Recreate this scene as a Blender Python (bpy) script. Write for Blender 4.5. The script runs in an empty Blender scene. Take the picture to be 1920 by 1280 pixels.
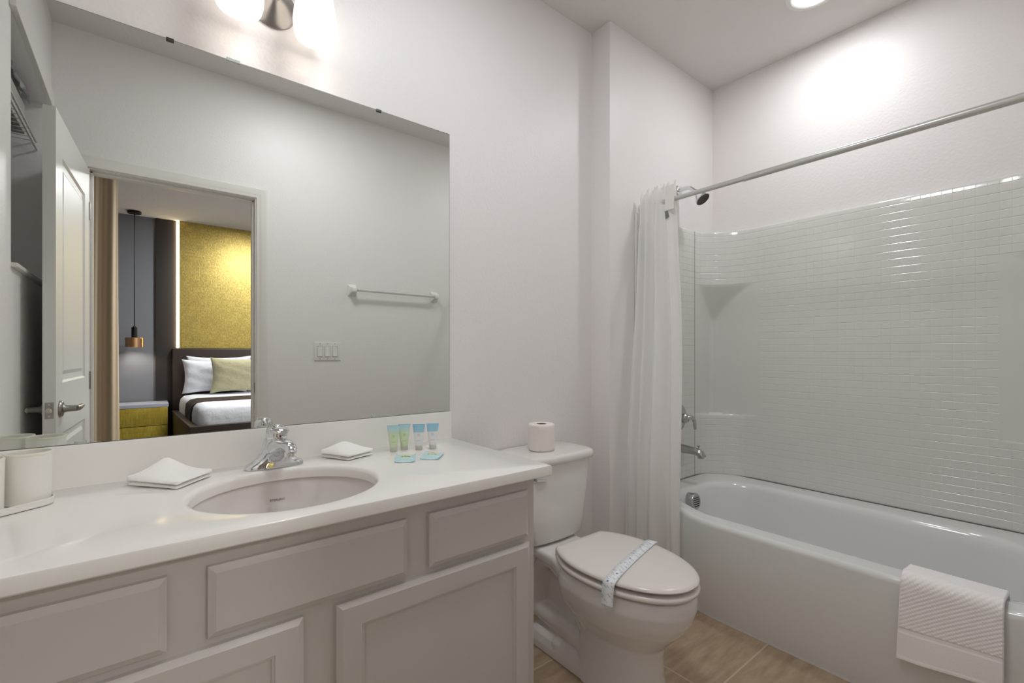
import bpy, bmesh, math, random
from math import sin, cos, pi, radians
from mathutils import Vector, Matrix

# ------------------------------------------------------------------ camera, world, exposure, lamps
sc = bpy.context.scene
C = sc.collection
H = 1.13                                                     # lens height above the floor
cam_d = bpy.data.cameras.new('camera')
cam_d.sensor_width = 36.0
cam_d.lens = 868.63 / 1920 * 36
cam_d.shift_y = 22.53 / 1920
cam_d.clip_start = 0.01
cam = bpy.data.objects.new('camera', cam_d)
cam.location = (0, 0, H)
cam.rotation_euler = (radians(90), 0, radians(-38.527))
C.objects.link(cam)
sc.camera = cam

sc.view_settings.view_transform = 'Standard'
sc.view_settings.look = 'None'
sc.view_settings.gamma = 1.0
sc.view_settings.use_curve_mapping = False
sc.view_settings.exposure = 0.27
sc.cycles.use_denoising = True
sc.cycles.max_bounces = 14
sc.cycles.diffuse_bounces = 8
sc.cycles.glossy_bounces = 8
sc.cycles.transmission_bounces = 10
sc.cycles.sample_clamp_indirect = 4.0
sc.cycles.blur_glossy = 0.6

w = bpy.data.worlds.new('world')
sc.world = w
w.use_nodes = True
w.node_tree.nodes['Background'].inputs[0].default_value = (0.05, 0.05, 0.055, 1)
w.node_tree.nodes['Background'].inputs[1].default_value = 0.3


def lamp(name, kind, loc, energy, size=0.05, color=(1, 1, 1), rot=(0, 0, 0), spread=None, shape='DISK'):
    d = bpy.data.lights.new(name, kind)
    d.energy = energy
    d.color = color
    if kind == 'AREA':
        d.shape = shape
        d.size = size
        if spread:
            d.spread = spread
    else:
        d.shadow_soft_size = size
    if kind == 'SPOT':
        d.spot_size = radians(150)
        d.spot_blend = 0.6
    o = bpy.data.objects.new(name, d)
    o.location = loc
    o.rotation_euler = rot
    C.objects.link(o)
    return o


CEIL = 2.687
# downlight over the tub, added unseen fill lamps at the bathroom and bedroom ceilings
lamp('tub_downlight_lamp', 'AREA', (2.26, 0.753, CEIL - 0.012), 4.1, 0.13, (0.985, 0.985, 1.0))
lamp('bath_fill_lamp', 'AREA', (0.72, 0.70, CEIL - 0.012), 8.3, 0.42, (0.96, 0.98, 1.0))  # added to brighten the bathroom, out of view and without a fitting
lamp('bedroom_fill', 'AREA', (1.7, -1.5, CEIL - 0.02), 46.0, 0.5, (0.98, 0.99, 1.0))  # added out of view, lights the bedroom and fills through the doorway
lamp('bedroom_fill_far', 'AREA', (1.1, -2.5, CEIL - 0.02), 34.0, 0.4, (0.98, 0.98, 1.0))  # second added bedroom fill, also without a fitting

# ------------------------------------------------------------------ helpers


def lin(c):
    r = []
    for v in c:
        v = v / 255.0
        r.append(v / 12.92 if v <= 0.04045 else ((v + 0.055) / 1.055) ** 2.4)
    return (r[0], r[1], r[2], 1.0)


def mat(name, rgb, rough=0.5, metal=0.0, bump=None, spec=None, coat=0.0, emit=None, estr=0.0, trans=0.0, ior=None, alpha=None, sheen=0.0):
    m = bpy.data.materials.new(name)
    m.use_nodes = True
    nt = m.node_tree
    b = nt.nodes['Principled BSDF']
    b.inputs['Base Color'].default_value = lin(rgb)
    b.inputs['Roughness'].default_value = rough
    b.inputs['Metallic'].default_value = metal
    if spec is not None:
        b.inputs['Specular IOR Level'].default_value = spec
    b.inputs['Coat Weight'].default_value = coat
    b.inputs['Transmission Weight'].default_value = trans
    if ior:
        b.inputs['IOR'].default_value = ior
    if sheen:
        b.inputs['Sheen Weight'].default_value = sheen
    if emit:
        b.inputs['Emission Color'].default_value = lin(emit)
        b.inputs['Emission Strength'].default_value = estr
    if alpha is not None:
        b.inputs['Alpha'].default_value = alpha
    if bump:
        scale, strength, dist = bump
        tc = nt.nodes.new('ShaderNodeTexCoord')
        n = nt.nodes.new('ShaderNodeTexNoise')
        n.inputs['Scale'].default_value = scale
        n.inputs['Detail'].default_value = 3
        bp = nt.nodes.new('ShaderNodeBump')
        bp.inputs['Strength'].default_value = strength
        bp.inputs['Distance'].default_value = dist
        nt.links.new(tc.outputs['Object'], n.inputs['Vector'])
        nt.links.new(n.outputs['Fac'], bp.inputs['Height'])
        nt.links.new(bp.outputs['Normal'], b.inputs['Normal'])
    return m


def N(nt, typ, **kw):
    n = nt.nodes.new(typ)
    for k, v in kw.items():
        setattr(n, k, v)
    return n


def mth(nt, op, a, b=None):
    n = nt.nodes.new('ShaderNodeMath')
    n.operation = op
    for i, v in enumerate((a, b)):
        if v is None:
            continue
        if isinstance(v, (int, float)):
            n.inputs[i].default_value = v
        else:
            nt.links.new(v, n.inputs[i])
    return n.outputs[0]


M = {}
M['wall'] = mat('wall_paint', (232, 229, 228), 0.42, bump=(95, 0.22, 0.004), spec=0.4)
M['ceiling'] = mat('ceiling_paint', (222, 219, 217), 0.8, bump=(45, 0.35, 0.006))
M['trim'] = mat('trim_paint', (226, 223, 218), 0.3)
M['door'] = mat('door_paint', (222, 221, 218), 0.36)
M['cab'] = mat('cabinet_paint', (204, 200, 196), 0.33)
M['counter'] = mat('cultured_marble', (238, 236, 232), 0.14, bump=(3, 0.02, 0.002))
M['porcelain'] = mat('porcelain', (229, 226, 223), 0.08, coat=0.3)
M['sink'] = mat('sink_porcelain', (216, 210, 206), 0.08, coat=0.3)
M['seat'] = mat('seat_plastic', (228, 223, 218), 0.18)
M['acryl'] = mat('tub_acrylic', (224, 225, 223), 0.12, coat=0.2)
M['chrome'] = mat('chrome', (225, 226, 228), 0.06, 1.0)
M['chrome_soft'] = mat('satin_chrome', (190, 190, 188), 0.2, 1.0)
M['nickel'] = mat('brushed_nickel', (158, 154, 150), 0.32, 1.0)
M['rod'] = mat('rod_metal', (205, 204, 201), 0.3, 0.5)
M['dark'] = mat('dark_gap', (30, 28, 26), 0.6)
M['grille'] = mat('spray_face', (75, 68, 62), 0.5, 0.3, bump=(900, 0.5, 0.002))
M['mirror'] = mat('mirror_silver', (238, 240, 237), 0.0, 1.0)
M['mirror_edge'] = mat('mirror_edge', (95, 102, 98), 0.3, 0.3)
M['clear'] = mat('clear_plastic', (214, 224, 220), 0.1, trans=0.5)
M['plastic'] = mat('white_plastic', (228, 227, 224), 0.3)
M['cup'] = mat('white_tumbler', (232, 230, 224), 0.3)
M['rim_cream'] = mat('tumbler_lip', (232, 229, 214), 0.3)
M['terry'] = mat('terry_cloth', (250, 248, 245), 0.95, bump=(420, 0.55, 0.003), sheen=0.3)
M['towel'] = mat('towel_cotton', (250, 247, 246), 0.95, bump=(380, 0.3, 0.002), sheen=0.3)
M['paper'] = mat('tissue_paper', (236, 229, 224), 0.95, bump=(60, 0.4, 0.003))
M['card'] = mat('cardboard_tube', (120, 105, 92), 0.9)
M['black'] = mat('black_metal', (18, 18, 19), 0.4, 0.3)
M['wire'] = mat('vinyl_wire', (205, 205, 202), 0.4)
M['box'] = mat('carton', (170, 168, 162), 0.8)
M['print'] = mat('faded_print', (95, 93, 90), 0.8)
M['film'] = mat('plastic_film', (225, 226, 226), 0.12, trans=0.6)
M['gap_shade_screw'] = mat('seam_shadow', (120, 118, 114), 0.6)  # grey that paints the shade in panel seam and rocker gaps; also screw heads


def translucent(name, rgb, mixf, rough=0.6, bump=None, estr=0.0):
    m = bpy.data.materials.new(name)
    m.use_nodes = True
    nt = m.node_tree
    b = nt.nodes['Principled BSDF']
    b.inputs['Base Color'].default_value = lin(rgb)
    b.inputs['Roughness'].default_value = rough
    if estr:
        b.inputs['Emission Color'].default_value = lin(rgb)
        b.inputs['Emission Strength'].default_value = estr
    t = N(nt, 'ShaderNodeBsdfTranslucent')
    t.inputs['Color'].default_value = lin(rgb)
    mx = N(nt, 'ShaderNodeMixShader')
    mx.inputs[0].default_value = mixf
    nt.links.new(b.outputs[0], mx.inputs[1])
    nt.links.new(t.outputs[0], mx.inputs[2])
    nt.links.new(mx.outputs[0], nt.nodes['Material Output'].inputs['Surface'])
    return m


M['shower_cloth'] = translucent('shower_cloth', (250, 249, 248), 0.45, 0.7)
M['opal'] = translucent('opal_glass', (255, 252, 248), 0.12, 0.2, estr=0.6)


def emission(name, rgb, s):
    m = bpy.data.materials.new(name)
    m.use_nodes = True
    nt = m.node_tree
    e = N(nt, 'ShaderNodeEmission')
    e.inputs[0].default_value = lin(rgb)
    e.inputs[1].default_value = s
    nt.links.new(e.outputs[0], nt.nodes['Material Output'].inputs['Surface'])
    return m


M['bulb'] = emission('lit_bulb', (255, 252, 246), 5.0)
M['downlight'] = emission('lit_downlight', (255, 252, 246), 6.0)
M['led'] = emission('lit_led_strip', (255, 226, 176), 14.0)


def floor_mat():
    m = mat('floor_tile', (170, 148, 124), 0.42)
    nt = m.node_tree
    b = nt.nodes['Principled BSDF']
    tc = N(nt, 'ShaderNodeTexCoord')
    sep = N(nt, 'ShaderNodeSeparateXYZ')
    nt.links.new(tc.outputs['Object'], sep.inputs[0])

    def joint(o, off, size):
        a = mth(nt, 'DIVIDE', mth(nt, 'SUBTRACT', o, off), size)
        f = mth(nt, 'FRACT', a)
        d = mth(nt, 'ABSOLUTE', mth(nt, 'SUBTRACT', f, 0.5))
        return mth(nt, 'LESS_THAN', d, 0.0028 / size)
    jx = joint(sep.outputs[0], 1.475 - 0.2285, 0.457)
    jy = joint(sep.outputs[1], 0.79 - 0.2285, 0.457)
    j = mth(nt, 'MAXIMUM', jx, jy)
    mp = N(nt, 'ShaderNodeMapping')
    mp.inputs['Scale'].default_value = (3.0, 13.0, 1)
    nt.links.new(tc.outputs['Object'], mp.inputs[0])
    n = N(nt, 'ShaderNodeTexNoise')
    n.inputs['Scale'].default_value = 2.6
    n.inputs['Detail'].default_value = 7
    n.inputs['Roughness'].default_value = 0.62
    nt.links.new(mp.outputs[0], n.inputs['Vector'])
    cr = N(nt, 'ShaderNodeValToRGB')
    cr.color_ramp.elements[0].position = 0.3
    cr.color_ramp.elements[0].color = lin((156, 134, 110))
    cr.color_ramp.elements[1].position = 0.72
    cr.color_ramp.elements[1].color = lin((186, 165, 140))
    nt.links.new(n.outputs['Fac'], cr.inputs[0])
    mx = N(nt, 'ShaderNodeMix', data_type='RGBA')
    nt.links.new(j, mx.inputs[0])
    nt.links.new(cr.outputs[0], mx.inputs[6])
    mx.inputs[7].default_value = lin((196, 180, 160))
    nt.links.new(mx.outputs[2], b.inputs['Base Color'])
    bp = N(nt, 'ShaderNodeBump')
    bp.inputs['Strength'].default_value = 0.4
    bp.inputs['Distance'].default_value = 0.002
    bp.invert = True
    nt.links.new(j, bp.inputs['Height'])
    nt.links.new(bp.outputs[0], b.inputs['Normal'])
    return m


M['floor'] = floor_mat()


def tile_mat():
    """moulded mosaic pattern of the tub surround, laid out in the mesh's own UVs (metres)"""
    m = mat('mosaic_acrylic', (220, 220, 216), 0.11, coat=0.2)
    nt = m.node_tree
    b = nt.nodes['Principled BSDF']
    tc = N(nt, 'ShaderNodeTexCoord')
    sep = N(nt, 'ShaderNodeSeparateXYZ')
    nt.links.new(tc.outputs['UV'], sep.inputs[0])

    def groove(o, size, half):
        f = mth(nt, 'FRACT', mth(nt, 'DIVIDE', o, size))
        d = mth(nt, 'ABSOLUTE', mth(nt, 'SUBTRACT', f, 0.5))          # 0.5 on the joint
        mr = N(nt, 'ShaderNodeMapRange')
        mr.interpolation_type = 'SMOOTHSTEP'
        mr.inputs['From Min'].default_value = 0.5 - half / size
        mr.inputs['From Max'].default_value = 0.5
        nt.links.new(d, mr.inputs['Value'])
        return mr.outputs[0]
    gx = mth(nt, 'MULTIPLY', groove(sep.outputs[0], 0.0338, 0.0018), 0.42)
    gz = groove(sep.outputs[1], 0.0345, 0.0024)
    g = mth(nt, 'MAXIMUM', gx, gz)
    n = N(nt, 'ShaderNodeTexNoise')
    n.inputs['Scale'].default_value = 150
    nt.links.new(tc.outputs['Object'], n.inputs['Vector'])
    h = mth(nt, 'SUBTRACT', mth(nt, 'MULTIPLY', n.outputs['Fac'], 0.10), g)
    bp = N(nt, 'ShaderNodeBump')
    bp.inputs['Strength'].default_value = 0.7
    bp.inputs['Distance'].default_value = 0.0016
    nt.links.new(h, bp.inputs['Height'])
    nt.links.new(bp.outputs[0], b.inputs['Normal'])
    return m


M['tile'] = tile_mat()
M['tile_plain'] = mat('smooth_acrylic', (219, 219, 215), 0.12, coat=0.2)


def raw(name, verts, faces, mats, parent=None, smooth=35, fmi=None, uvs=None):
    me = bpy.data.meshes.new(name)
    me.from_pydata([tuple(v) for v in verts], [], faces)
    if not isinstance(mats, (list, tuple)):
        mats = [mats]
    for m in mats:
        me.materials.append(m)
    if fmi:
        me.polygons.foreach_set('material_index', fmi)
    if uvs:
        uv = me.uv_layers.new(name='UVMap')
        for l in me.loops:
            uv.data[l.index].uv = uvs[l.vertex_index]
    bm = bmesh.new()
    bm.from_mesh(me)
    bmesh.ops.recalc_face_normals(bm, faces=bm.faces)
    bm.to_mesh(me)
    bm.free()
    if smooth:
        me.polygons.foreach_set('use_smooth', [True] * len(me.polygons))
        me.set_sharp_from_angle(angle=radians(smooth))
    me.update()
    o = bpy.data.objects.new(name, me)
    C.objects.link(o)
    if parent:
        o.parent = parent
    return o


class G:
    """collects geometry for ONE mesh object"""

    def __init__(s):
        s.v, s.f, s.mi, s.cur = [], [], [], 0

    def add(s, v, f):
        o = len(s.v)
        s.v += [Vector(p) for p in v]
        s.f += [tuple(i + o for i in q) for q in f]
        s.mi += [s.cur] * len(f)
        return s

    def box(s, a, b, bev=0.0):
        bm = bmesh.new()
        bmesh.ops.create_cube(bm, size=1)
        ce = [(a[i] + b[i]) / 2 for i in range(3)]
        sz = [abs(b[i] - a[i]) for i in range(3)]
        for v in bm.verts:
            v.co = Vector([ce[i] + v.co[i] * sz[i] for i in range(3)])
        if bev:
            bmesh.ops.bevel(bm, geom=bm.edges[:], offset=bev, segments=3, profile=0.6, affect='EDGES')
        bm.verts.index_update()
        s.add([v.co.copy() for v in bm.verts], [[v.index for v in f.verts] for f in bm.faces])
        bm.free()
        return s

    def loft(s, rings, closed=True, cap0=True, cap1=True):
        n = len(rings[0])
        v = [p for r in rings for p in r]
        f = []
        for i in range(len(rings) - 1):
            for j in range(n if closed else n - 1):
                k = (j + 1) % n
                f.append((i * n + j, i * n + k, (i + 1) * n + k, (i + 1) * n + j))
        if cap0:
            f.append(tuple(range(n - 1, -1, -1)))
        if cap1:
            f.append(tuple(range((len(rings) - 1) * n, len(rings) * n)))
        return s.add(v, f)

    def lathe(s, prof, origin=(0, 0, 0), axis=(0, 0, 1), n=32, cap0=False, cap1=False):
        q = Vector((0, 0, 1)).rotation_difference(Vector(axis).normalized()).to_matrix()
        O = Vector(origin)
        rings = [[O + q @ Vector((r * cos(2 * pi * k / n), r * sin(2 * pi * k / n), z)) for k in range(n)] for r, z in prof]
        return s.loft(rings, cap0=cap0, cap1=cap1)

    def tube(s, path, r, n=12, cap=True):
        P = [Vector(p) for p in path]
        rs = r if isinstance(r, (list, tuple)) else [r] * len(P)
        rings = []
        prev = None
        for i, p in enumerate(P):
            t = (P[min(i + 1, len(P) - 1)] - P[max(i - 1, 0)]).normalized()
            if prev is None:
                u = t.orthogonal().normalized()
            else:
                u = (prev - t * prev.dot(t)).normalized()
            prev = u
            vv = t.cross(u)
            rings.append([p + (u * cos(2 * pi * k / n) + vv * sin(2 * pi * k / n)) * rs[i] for k in range(n)])
        return s.loft(rings, cap0=cap, cap1=cap)

    def build(s, name, mats, parent=None, smooth=35):
        return raw(name, s.v, s.f, mats, parent, smooth, s.mi)


def smooth_path(pts, k=8):
    P = [Vector(p) for p in pts]
    out = []
    for i in range(len(P) - 1):
        p0, p1, p2, p3 = P[max(i - 1, 0)], P[i], P[i + 1], P[min(i + 2, len(P) - 1)]
        for j in range(k):
            t = j / k
            out.append(0.5 * ((2 * p1) + (-p0 + p2) * t + (2 * p0 - 5 * p1 + 4 * p2 - p3) * t * t + (-p0 + 3 * p1 - 3 * p2 + p3) * t ** 3))
    out.append(P[-1])
    return out


def thing(name, label, cat, loc=(0, 0, 0), group=None):
    o = bpy.data.objects.new(name, None)
    o.empty_display_size = 0.05
    C.objects.link(o)
    o.location = loc
    return tag(o, label, cat, group)


def tag(o, label, cat, group=None):
    o['label'] = label
    o['category'] = cat
    if group:
        o['group'] = group
    return o


def under(o, root):
    """parent a mesh built in world coordinates to its thing"""
    bpy.context.view_layer.update()
    o.parent = root
    o.matrix_parent_inverse = Matrix.Translation(root.location).inverted()
    return o


def part(root, name, g, m, smooth=35, label=None):
    o = under(g.build(name, m, None, smooth), root)
    if label:
        o['label'] = label
    return o


def subpart(par, name, g, m, smooth=35, label=None):
    o = g.build(name, m, None, smooth)
    bpy.context.view_layer.update()
    o.parent = par
    o.matrix_parent_inverse = par.matrix_world.inverted()
    if label:
        o['label'] = label
    return o


def struct(name, g, m, smooth=0, label=None):
    o = g.build(name, m, None, smooth)
    o['kind'] = 'structure'
    if label:
        o['label'] = label
    return o


def superell(cx, cy, hx, hy, z, e=2.0, n=48):
    r = []
    for k in range(n):
        a = 2 * pi * k / n
        c, s = cos(a), sin(a)
        r.append(Vector((cx + hx * math.copysign(abs(c) ** (2 / e), c), cy + hy * math.copysign(abs(s) ** (2 / e), s), z)))
    return r


def rrect(x0, x1, y0, y1, r, z, m=8, sidesx=10, sidesy=20, r2=None):
    """rounded rectangle with subdivided sides, same vertex count for any size; z may be a function"""
    P = []
    r2 = r if r2 is None else r2                  # r2: radius of the two corners on the x0 side
    cs = [(x1 - r, y1 - r, 0, r), (x0 + r2, y1 - r2, 90, r2), (x0 + r2, y0 + r2, 180, r2), (x1 - r, y0 + r, 270, r)]
    for i, (cx, cy, a0, r) in enumerate(cs):
        for k in range(m + 1):
            a = radians(a0 + 90 * k / m)
            P.append((cx + r * cos(a), cy + r * sin(a)))
        nx, ny, a1, rn = cs[(i + 1) % 4]
        e = P[-1]
        f = (nx + rn * cos(radians(a1)), ny + rn * sin(radians(a1)))
        ns = sidesx if i % 2 == 0 else sidesy
        for k in range(1, ns):
            P.append((e[0] + (f[0] - e[0]) * k / ns, e[1] + (f[1] - e[1]) * k / ns))
    return [Vector((x, y, z(x, y) if callable(z) else z)) for x, y in P]


def sstep(a, b, x):
    t = max(0.0, min(1.0, (x - a) / (b - a)))
    return t * t * (3 - 2 * t)


# ------------------------------------------------------------------ room shell
XL, D, XJ, YJ, XB = -0.335, 1.523, 1.709, 1.411, 2.6456
struct('floor', G().box((-0.95, -0.115, -0.1), (2.75, 1.65, 0)), M['floor'])
struct('ceiling', G().box((-0.95, -0.165, CEIL), (2.75, 1.65, CEIL + 0.1)), M['ceiling'])
struct('wall_back', G().box((-0.95, D, 0), (XJ, D + 0.12, CEIL)), M['wall'], label='off-white textured wall behind the mirror and toilet')
struct('wall_alcove', G().box((XJ, YJ, 0), (2.75, D + 0.12, CEIL)), M['wall'], label='off-white wall with the shower head, jogging forward')
struct('wall_right', G().box((XB, -0.165, 0), (2.75, YJ, CEIL)), M['wall'], label='off-white wall above the long side of the tub')
DX0, DX1, DZ = -0.204, 0.510, 2.028
struct('wall_front', G().box((-0.95, -0.115, 0), (DX0 - 0.02, 0, CEIL)).box((DX1 + 0.02, -0.115, 0), (1.88, 0, CEIL))
       .box((DX0 - 0.02, -0.115, DZ + 0.02), (DX1 + 0.02, 0, CEIL)).box((1.88, -0.165, 0), (XB, -0.05, CEIL)), M['wall'],
       label='off-white wall with the doorway, seen in the mirror')
NY0, NY1, NZ0, NZ1, NX = 0.10, 0.855, 1.412, 2.245, -0.80
struct('wall_left', G().box((NX - 0.1, 0, 0), (XL, D, NZ0)).box((NX - 0.1, 0, NZ1), (XL, D, CEIL))
       .box((NX - 0.1, NY1, NZ0), (XL, D, NZ1)).box((NX - 0.1, 0, NZ0), (XL, NY0, NZ1)).box((NX - 0.1, NY0, NZ0), (NX, NY1, NZ1)),
       M['wall'], label='off-white wall with a shelf recess, seen in the mirror')
struct('trim_1', G().box((XL - 0.02, NY0, NZ0), (XL + 0.016, NY1, NZ0 + 0.014), 0.003), M['trim'], label='white sill of the shelf recess')
struct('trim_3', G().box((XL - 0.001, NY0 - 0.03, NZ1), (XL + 0.017, NY1 + 0.03, NZ1 + 0.075), 0.003), M['trim'], label='white header board above the shelf recess')
struct('baseboard_back', G().box((0.90, D - 0.014, 0), (XJ, D, 0.10), 0.003), M['trim'])
struct('baseboard_front', G().box((DX1 + 0.06, 0, 0), (1.87, 0.014, 0.10), 0.003), M['trim'])
# door jamb and casing
t = G()
t.box((DX0 - 0.02, -0.115, 0), (DX0, 0, DZ)).box((DX1, -0.115, 0), (DX1 + 0.02, 0, DZ)).box((DX0 - 0.02, -0.115, DZ), (DX1 + 0.02, 0, DZ + 0.02))
t.box((DX1 - 0.011, -0.075, 0), (DX1, -0.035, DZ), 0.002).box((DX0, -0.075, DZ - 0.011), (DX1, -0.035, DZ), 0.002).box((DX0, -0.075, 0), (DX0 + 0.011, -0.035, DZ), 0.002)


def casing(g, y0, s):
    prof = [(0.0, 0.0), (0.0, 0.008), (0.006, 0.011), (0.018, 0.011), (0.024, 0.014), (0.050, 0.016), (0.056, 0.012), (0.056, 0.0)]
    xl, xr, zt = DX0 - 0.006, DX1 + 0.006, DZ + 0.006
    rings = []
    for (px, pz, sx, sz) in ((xl, 0, -1, 0), (xl, zt, -1, 1), (xr, zt, 1, 1), (xr, 0, 1, 0)):
        rings.append([Vector((px + sx * o, y0 + s * d, pz + sz * o)) for o, d in prof])
    g.loft(rings)


casing(t, 0.0, 1)
casing(t, -0.115, -1)
o = struct('trim_2', t, M['trim'], 30, label='white door casing and jamb')
g = G().box((DX1 - 0.0015, -0.028, 0.90), (DX1 + 0.004, -0.004, 0.96), 0.001)
s_ = g.build('strike_plate', M['nickel'], None, 0)
s_.parent = o
s_['label'] = 'small dark nickel strike plate'

# bedroom shell
BX0, BX1, BY = -1.5, 2.6, -3.70
struct('floor.001', G().box((BX0, BY, -0.1), (BX1, -0.115, 0)), mat('bedroom_carpet', (120, 112, 102), 0.95, bump=(300, 0.5, 0.004)), label='grey bedroom floor')
struct('ceiling.001', G().box((BX0, BY, CEIL), (BX1, -0.165, CEIL + 0.1)), mat('bedroom_ceiling_paint', (214, 214, 219), 0.85, bump=(60, 0.4, 0.006)), label='pale grey bedroom ceiling')
M['bedgrey'] = mat('bedroom_grey_paint', (122, 124, 130), 0.6)
struct('wall_far', G().box((BX0, BY - 0.1, 0), (BX1, BY, CEIL)), M['bedgrey'], label='grey bedroom wall behind the bed')
struct('wall_far_left', G().box((BX0 - 0.1, BY, 0), (BX0, -0.115, CEIL)), M['bedgrey'])
struct('wall_far_right', G().box((BX1, BY, 0), (BX1 + 0.1, -0.165, CEIL)), M['bedgrey'])

# ------------------------------------------------------------------ bathroom door leaf (hinged on the left jamb, standing open)
door = bpy.data.objects.new('door_1', None)
C.objects.link(door)
door['kind'] = 'structure'
door['label'] = 'white two-panel bathroom door standing open, seen in the mirror'
door.location = (DX0 - 0.001, 0.006, 0)
door.rotation_euler = (0, 0, radians(90 + 3.3))
W_, T_, HD = 0.706, 0.035, 2.018


def panel_face(g, W, Ht, y, sgn, rects, prof):
    """flat face in XZ at y with sunken moulded panels; prof = [(inset, depth)...]"""
    xs = sorted({0, W, *[r[0] for r in rects], *[r[1] for r in rects]})
    zs = sorted({0.004, Ht, *[r[2] for r in rects], *[r[3] for r in rects]})
    for i in range(len(xs) - 1):
        for j in range(len(zs) - 1):
            cx, cz = (xs[i] + xs[i + 1]) / 2, (zs[j] + zs[j + 1]) / 2
            if any(r[0] < cx < r[1] and r[2] < cz < r[3] for r in rects):
                continue
            g.add([(xs[i], y, zs[j]), (xs[i + 1], y, zs[j]), (xs[i + 1], y, zs[j + 1]), (xs[i], y, zs[j + 1])], [(0, 1, 2, 3)])
    for r in rects:
        rings = []
        for ins, dep in prof:
            rings.append([Vector((r[0] + ins, y - sgn * dep, r[2] + ins)), Vector((r[1] - ins, y - sgn * dep, r[2] + ins)),
                          Vector((r[1] - ins, y - sgn * dep, r[3] - ins)), Vector((r[0] + ins, y - sgn * dep, r[3] - ins))])
        g.loft(rings, cap0=False, cap1=True)


g = G()
dr = [(0.11, W_ - 0.11, 0.19, 0.83), (0.11, W_ - 0.11, 1.02, 1.87)]
dp = [(0, 0), (0.008, 0.007), (0.018, 0.009), (0.03, 0.009), (0.045, 0.003), (0.05, 0.003)]
panel_face(g, W_, HD, 0.0, -1, dr, dp)
panel_face(g, W_, HD, T_, 1, dr, dp)
g.add([(0, 0, .004), (W_, 0, .004), (W_, T_, .004), (0, T_, .004), (0, 0, HD), (W_, 0, HD), (W_, T_, HD), (0, T_, HD)],
      [(0, 1, 2, 3), (4, 5, 6, 7), (0, 3, 7, 4), (1, 2, 6, 5)])
leaf = g.build('door_leaf', M['door'], door, 20)
hz, hx_ = 0.925, W_ - 0.062
for s, y0 in ((-1, 0.0), (1, T_)):
    g = G().lathe([(0.0, 0), (0.031, 0.0), (0.031, 0.004), (0.027, 0.009), (0.016, 0.011), (0.012, 0.02), (0.011, 0.048), (0.0, 0.05)], (hx_, y0, hz), (0, s, 0), 28)
    g.tube(smooth_path([(hx_ + 0.004, y0 + s * 0.046, hz), (hx_ - 0.02, y0 + s * 0.05, hz), (hx_ - 0.07, y0 + s * 0.05, hz + 0.002), (hx_ - 0.108, y0 + s * 0.047, hz)], 6),
           [0.0105] * 6 + [0.0095] * 6 + [0.0085] * 6 + [0.006], 12)
    h_ = g.build('lever_handle', M['nickel'], door, 40)
    h_['label'] = 'brushed nickel lever handle'
g = G().box((W_ - 0.0005, 0.006, hz - 0.029), (W_ + 0.0012, T_ - 0.006, hz + 0.029), 0.0004)
lp = g.build('latch_plate', M['nickel'], door, 0)
lp['label'] = 'nickel latch plate on the door edge'
g = G().lathe([(0.0095, 0), (0.0095, 0.004), (0.0, 0.006)], (W_ + 0.001, T_ / 2, hz), (1, 0, 0), 20)
for z in (-0.021, 0.021):
    g.lathe([(0.004, 0), (0.003, 0.001), (0.0, 0.001)], (W_ + 0.001, T_ / 2, hz + z), (1, 0, 0), 12)
lb = g.build('latch_bolt', M['chrome_soft'], lp, 30)
for z in (0.22, 1.0, 1.82):
    g = G().lathe([(0.0, 0), (0.006, 0), (0.006, 0.085), (0.0, 0.085)], (-0.004, 0.0, z - 0.042), (0, 0, 1), 12)
    hg = g.build('hinge', M['nickel'], door, 30)

# ------------------------------------------------------------------ vanity cabinet
CT, CX1 = 0.811, 0.9165            # counter top height, right end
VX0, VX1, VF = XL + 0.002, 0.878, 1.004
van = thing('vanity_cabinet', 'painted grey-white bathroom vanity cabinet below the white countertop', 'cabinet', (0.27, 1.2, 0))
g = G()
g.box((VX0, VF + 0.005, 0.10), (VX0 + 0.016, D - 0.001, CT - 0.031)).box((VX1 - 0.016, VF + 0.005, 0.10), (VX1, D - 0.001, CT - 0.031))
g.box((VX0 + 0.016, VF + 0.005, 0.10), (VX1 - 0.016, D - 0.001, 0.116)).box((VX0 + 0.016, D - 0.008, 0.116), (VX1 - 0.016, D - 0.001, CT - 0.031))
part(van, 'body', g, M['cab'], 30)
part(van, 'toe_kick', G().box((VX0, VF + 0.07, 0.0), (VX1 - 0.002, D - 0.001, 0.10)), M['cab'], 0)
# face frame: stiles and rails, left open nowhere (fronts overlay it)
part(van, 'face_frame', G().box((VX0, VF - 0.001, 0.10), (VX1 + 0.0005, VF + 0.004, CT - 0.031), 0.0008), M['cab'], 30)


def rect_rings(x0, x1, z0, z1, prof, yf):
    """prof: (inset, depth behind the front plane yf)"""
    return [[Vector((x0 + i, yf + d, z0 + i)), Vector((x1 - i, yf + d, z0 + i)), Vector((x1 - i, yf + d, z1 - i)), Vector((x0 + i, yf + d, z1 - i))] for i, d in prof]


FR = 0.985
slab = [(0, 0.019), (0, 0.007), (0.0105, 0.0012), (0.012, 0.0), (0.02, 0.0)]
for nm, x0, x1, lb in (('drawer_front', -0.277, 0.032, None), ('false_front', 0.091, 0.479, 'wide fixed front panel below the sink'), ('drawer_front', 0.537, 0.847, None)):
    part(van, nm, G().loft(rect_rings(x0, x1, 0.617, 0.746, slab, FR)), M['cab'], 20, lb)
dprof = [(0, 0.019), (0, 0.007), (0.0095, 0.001), (0.011, 0.0), (0.053, 0.0), (0.0545, 0.003), (0.0585, 0.003), (0.0605, 0.008), (0.064, 0.0085), (0.067, 0.0085)]
for x0, x1 in ((-0.283, 0.253), (0.318, 0.853)):
    part(van, 'cabinet_door', G().loft(rect_rings(x0, x1, 0.125, 0.600, dprof, FR)), M['cab'], 20)

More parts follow.
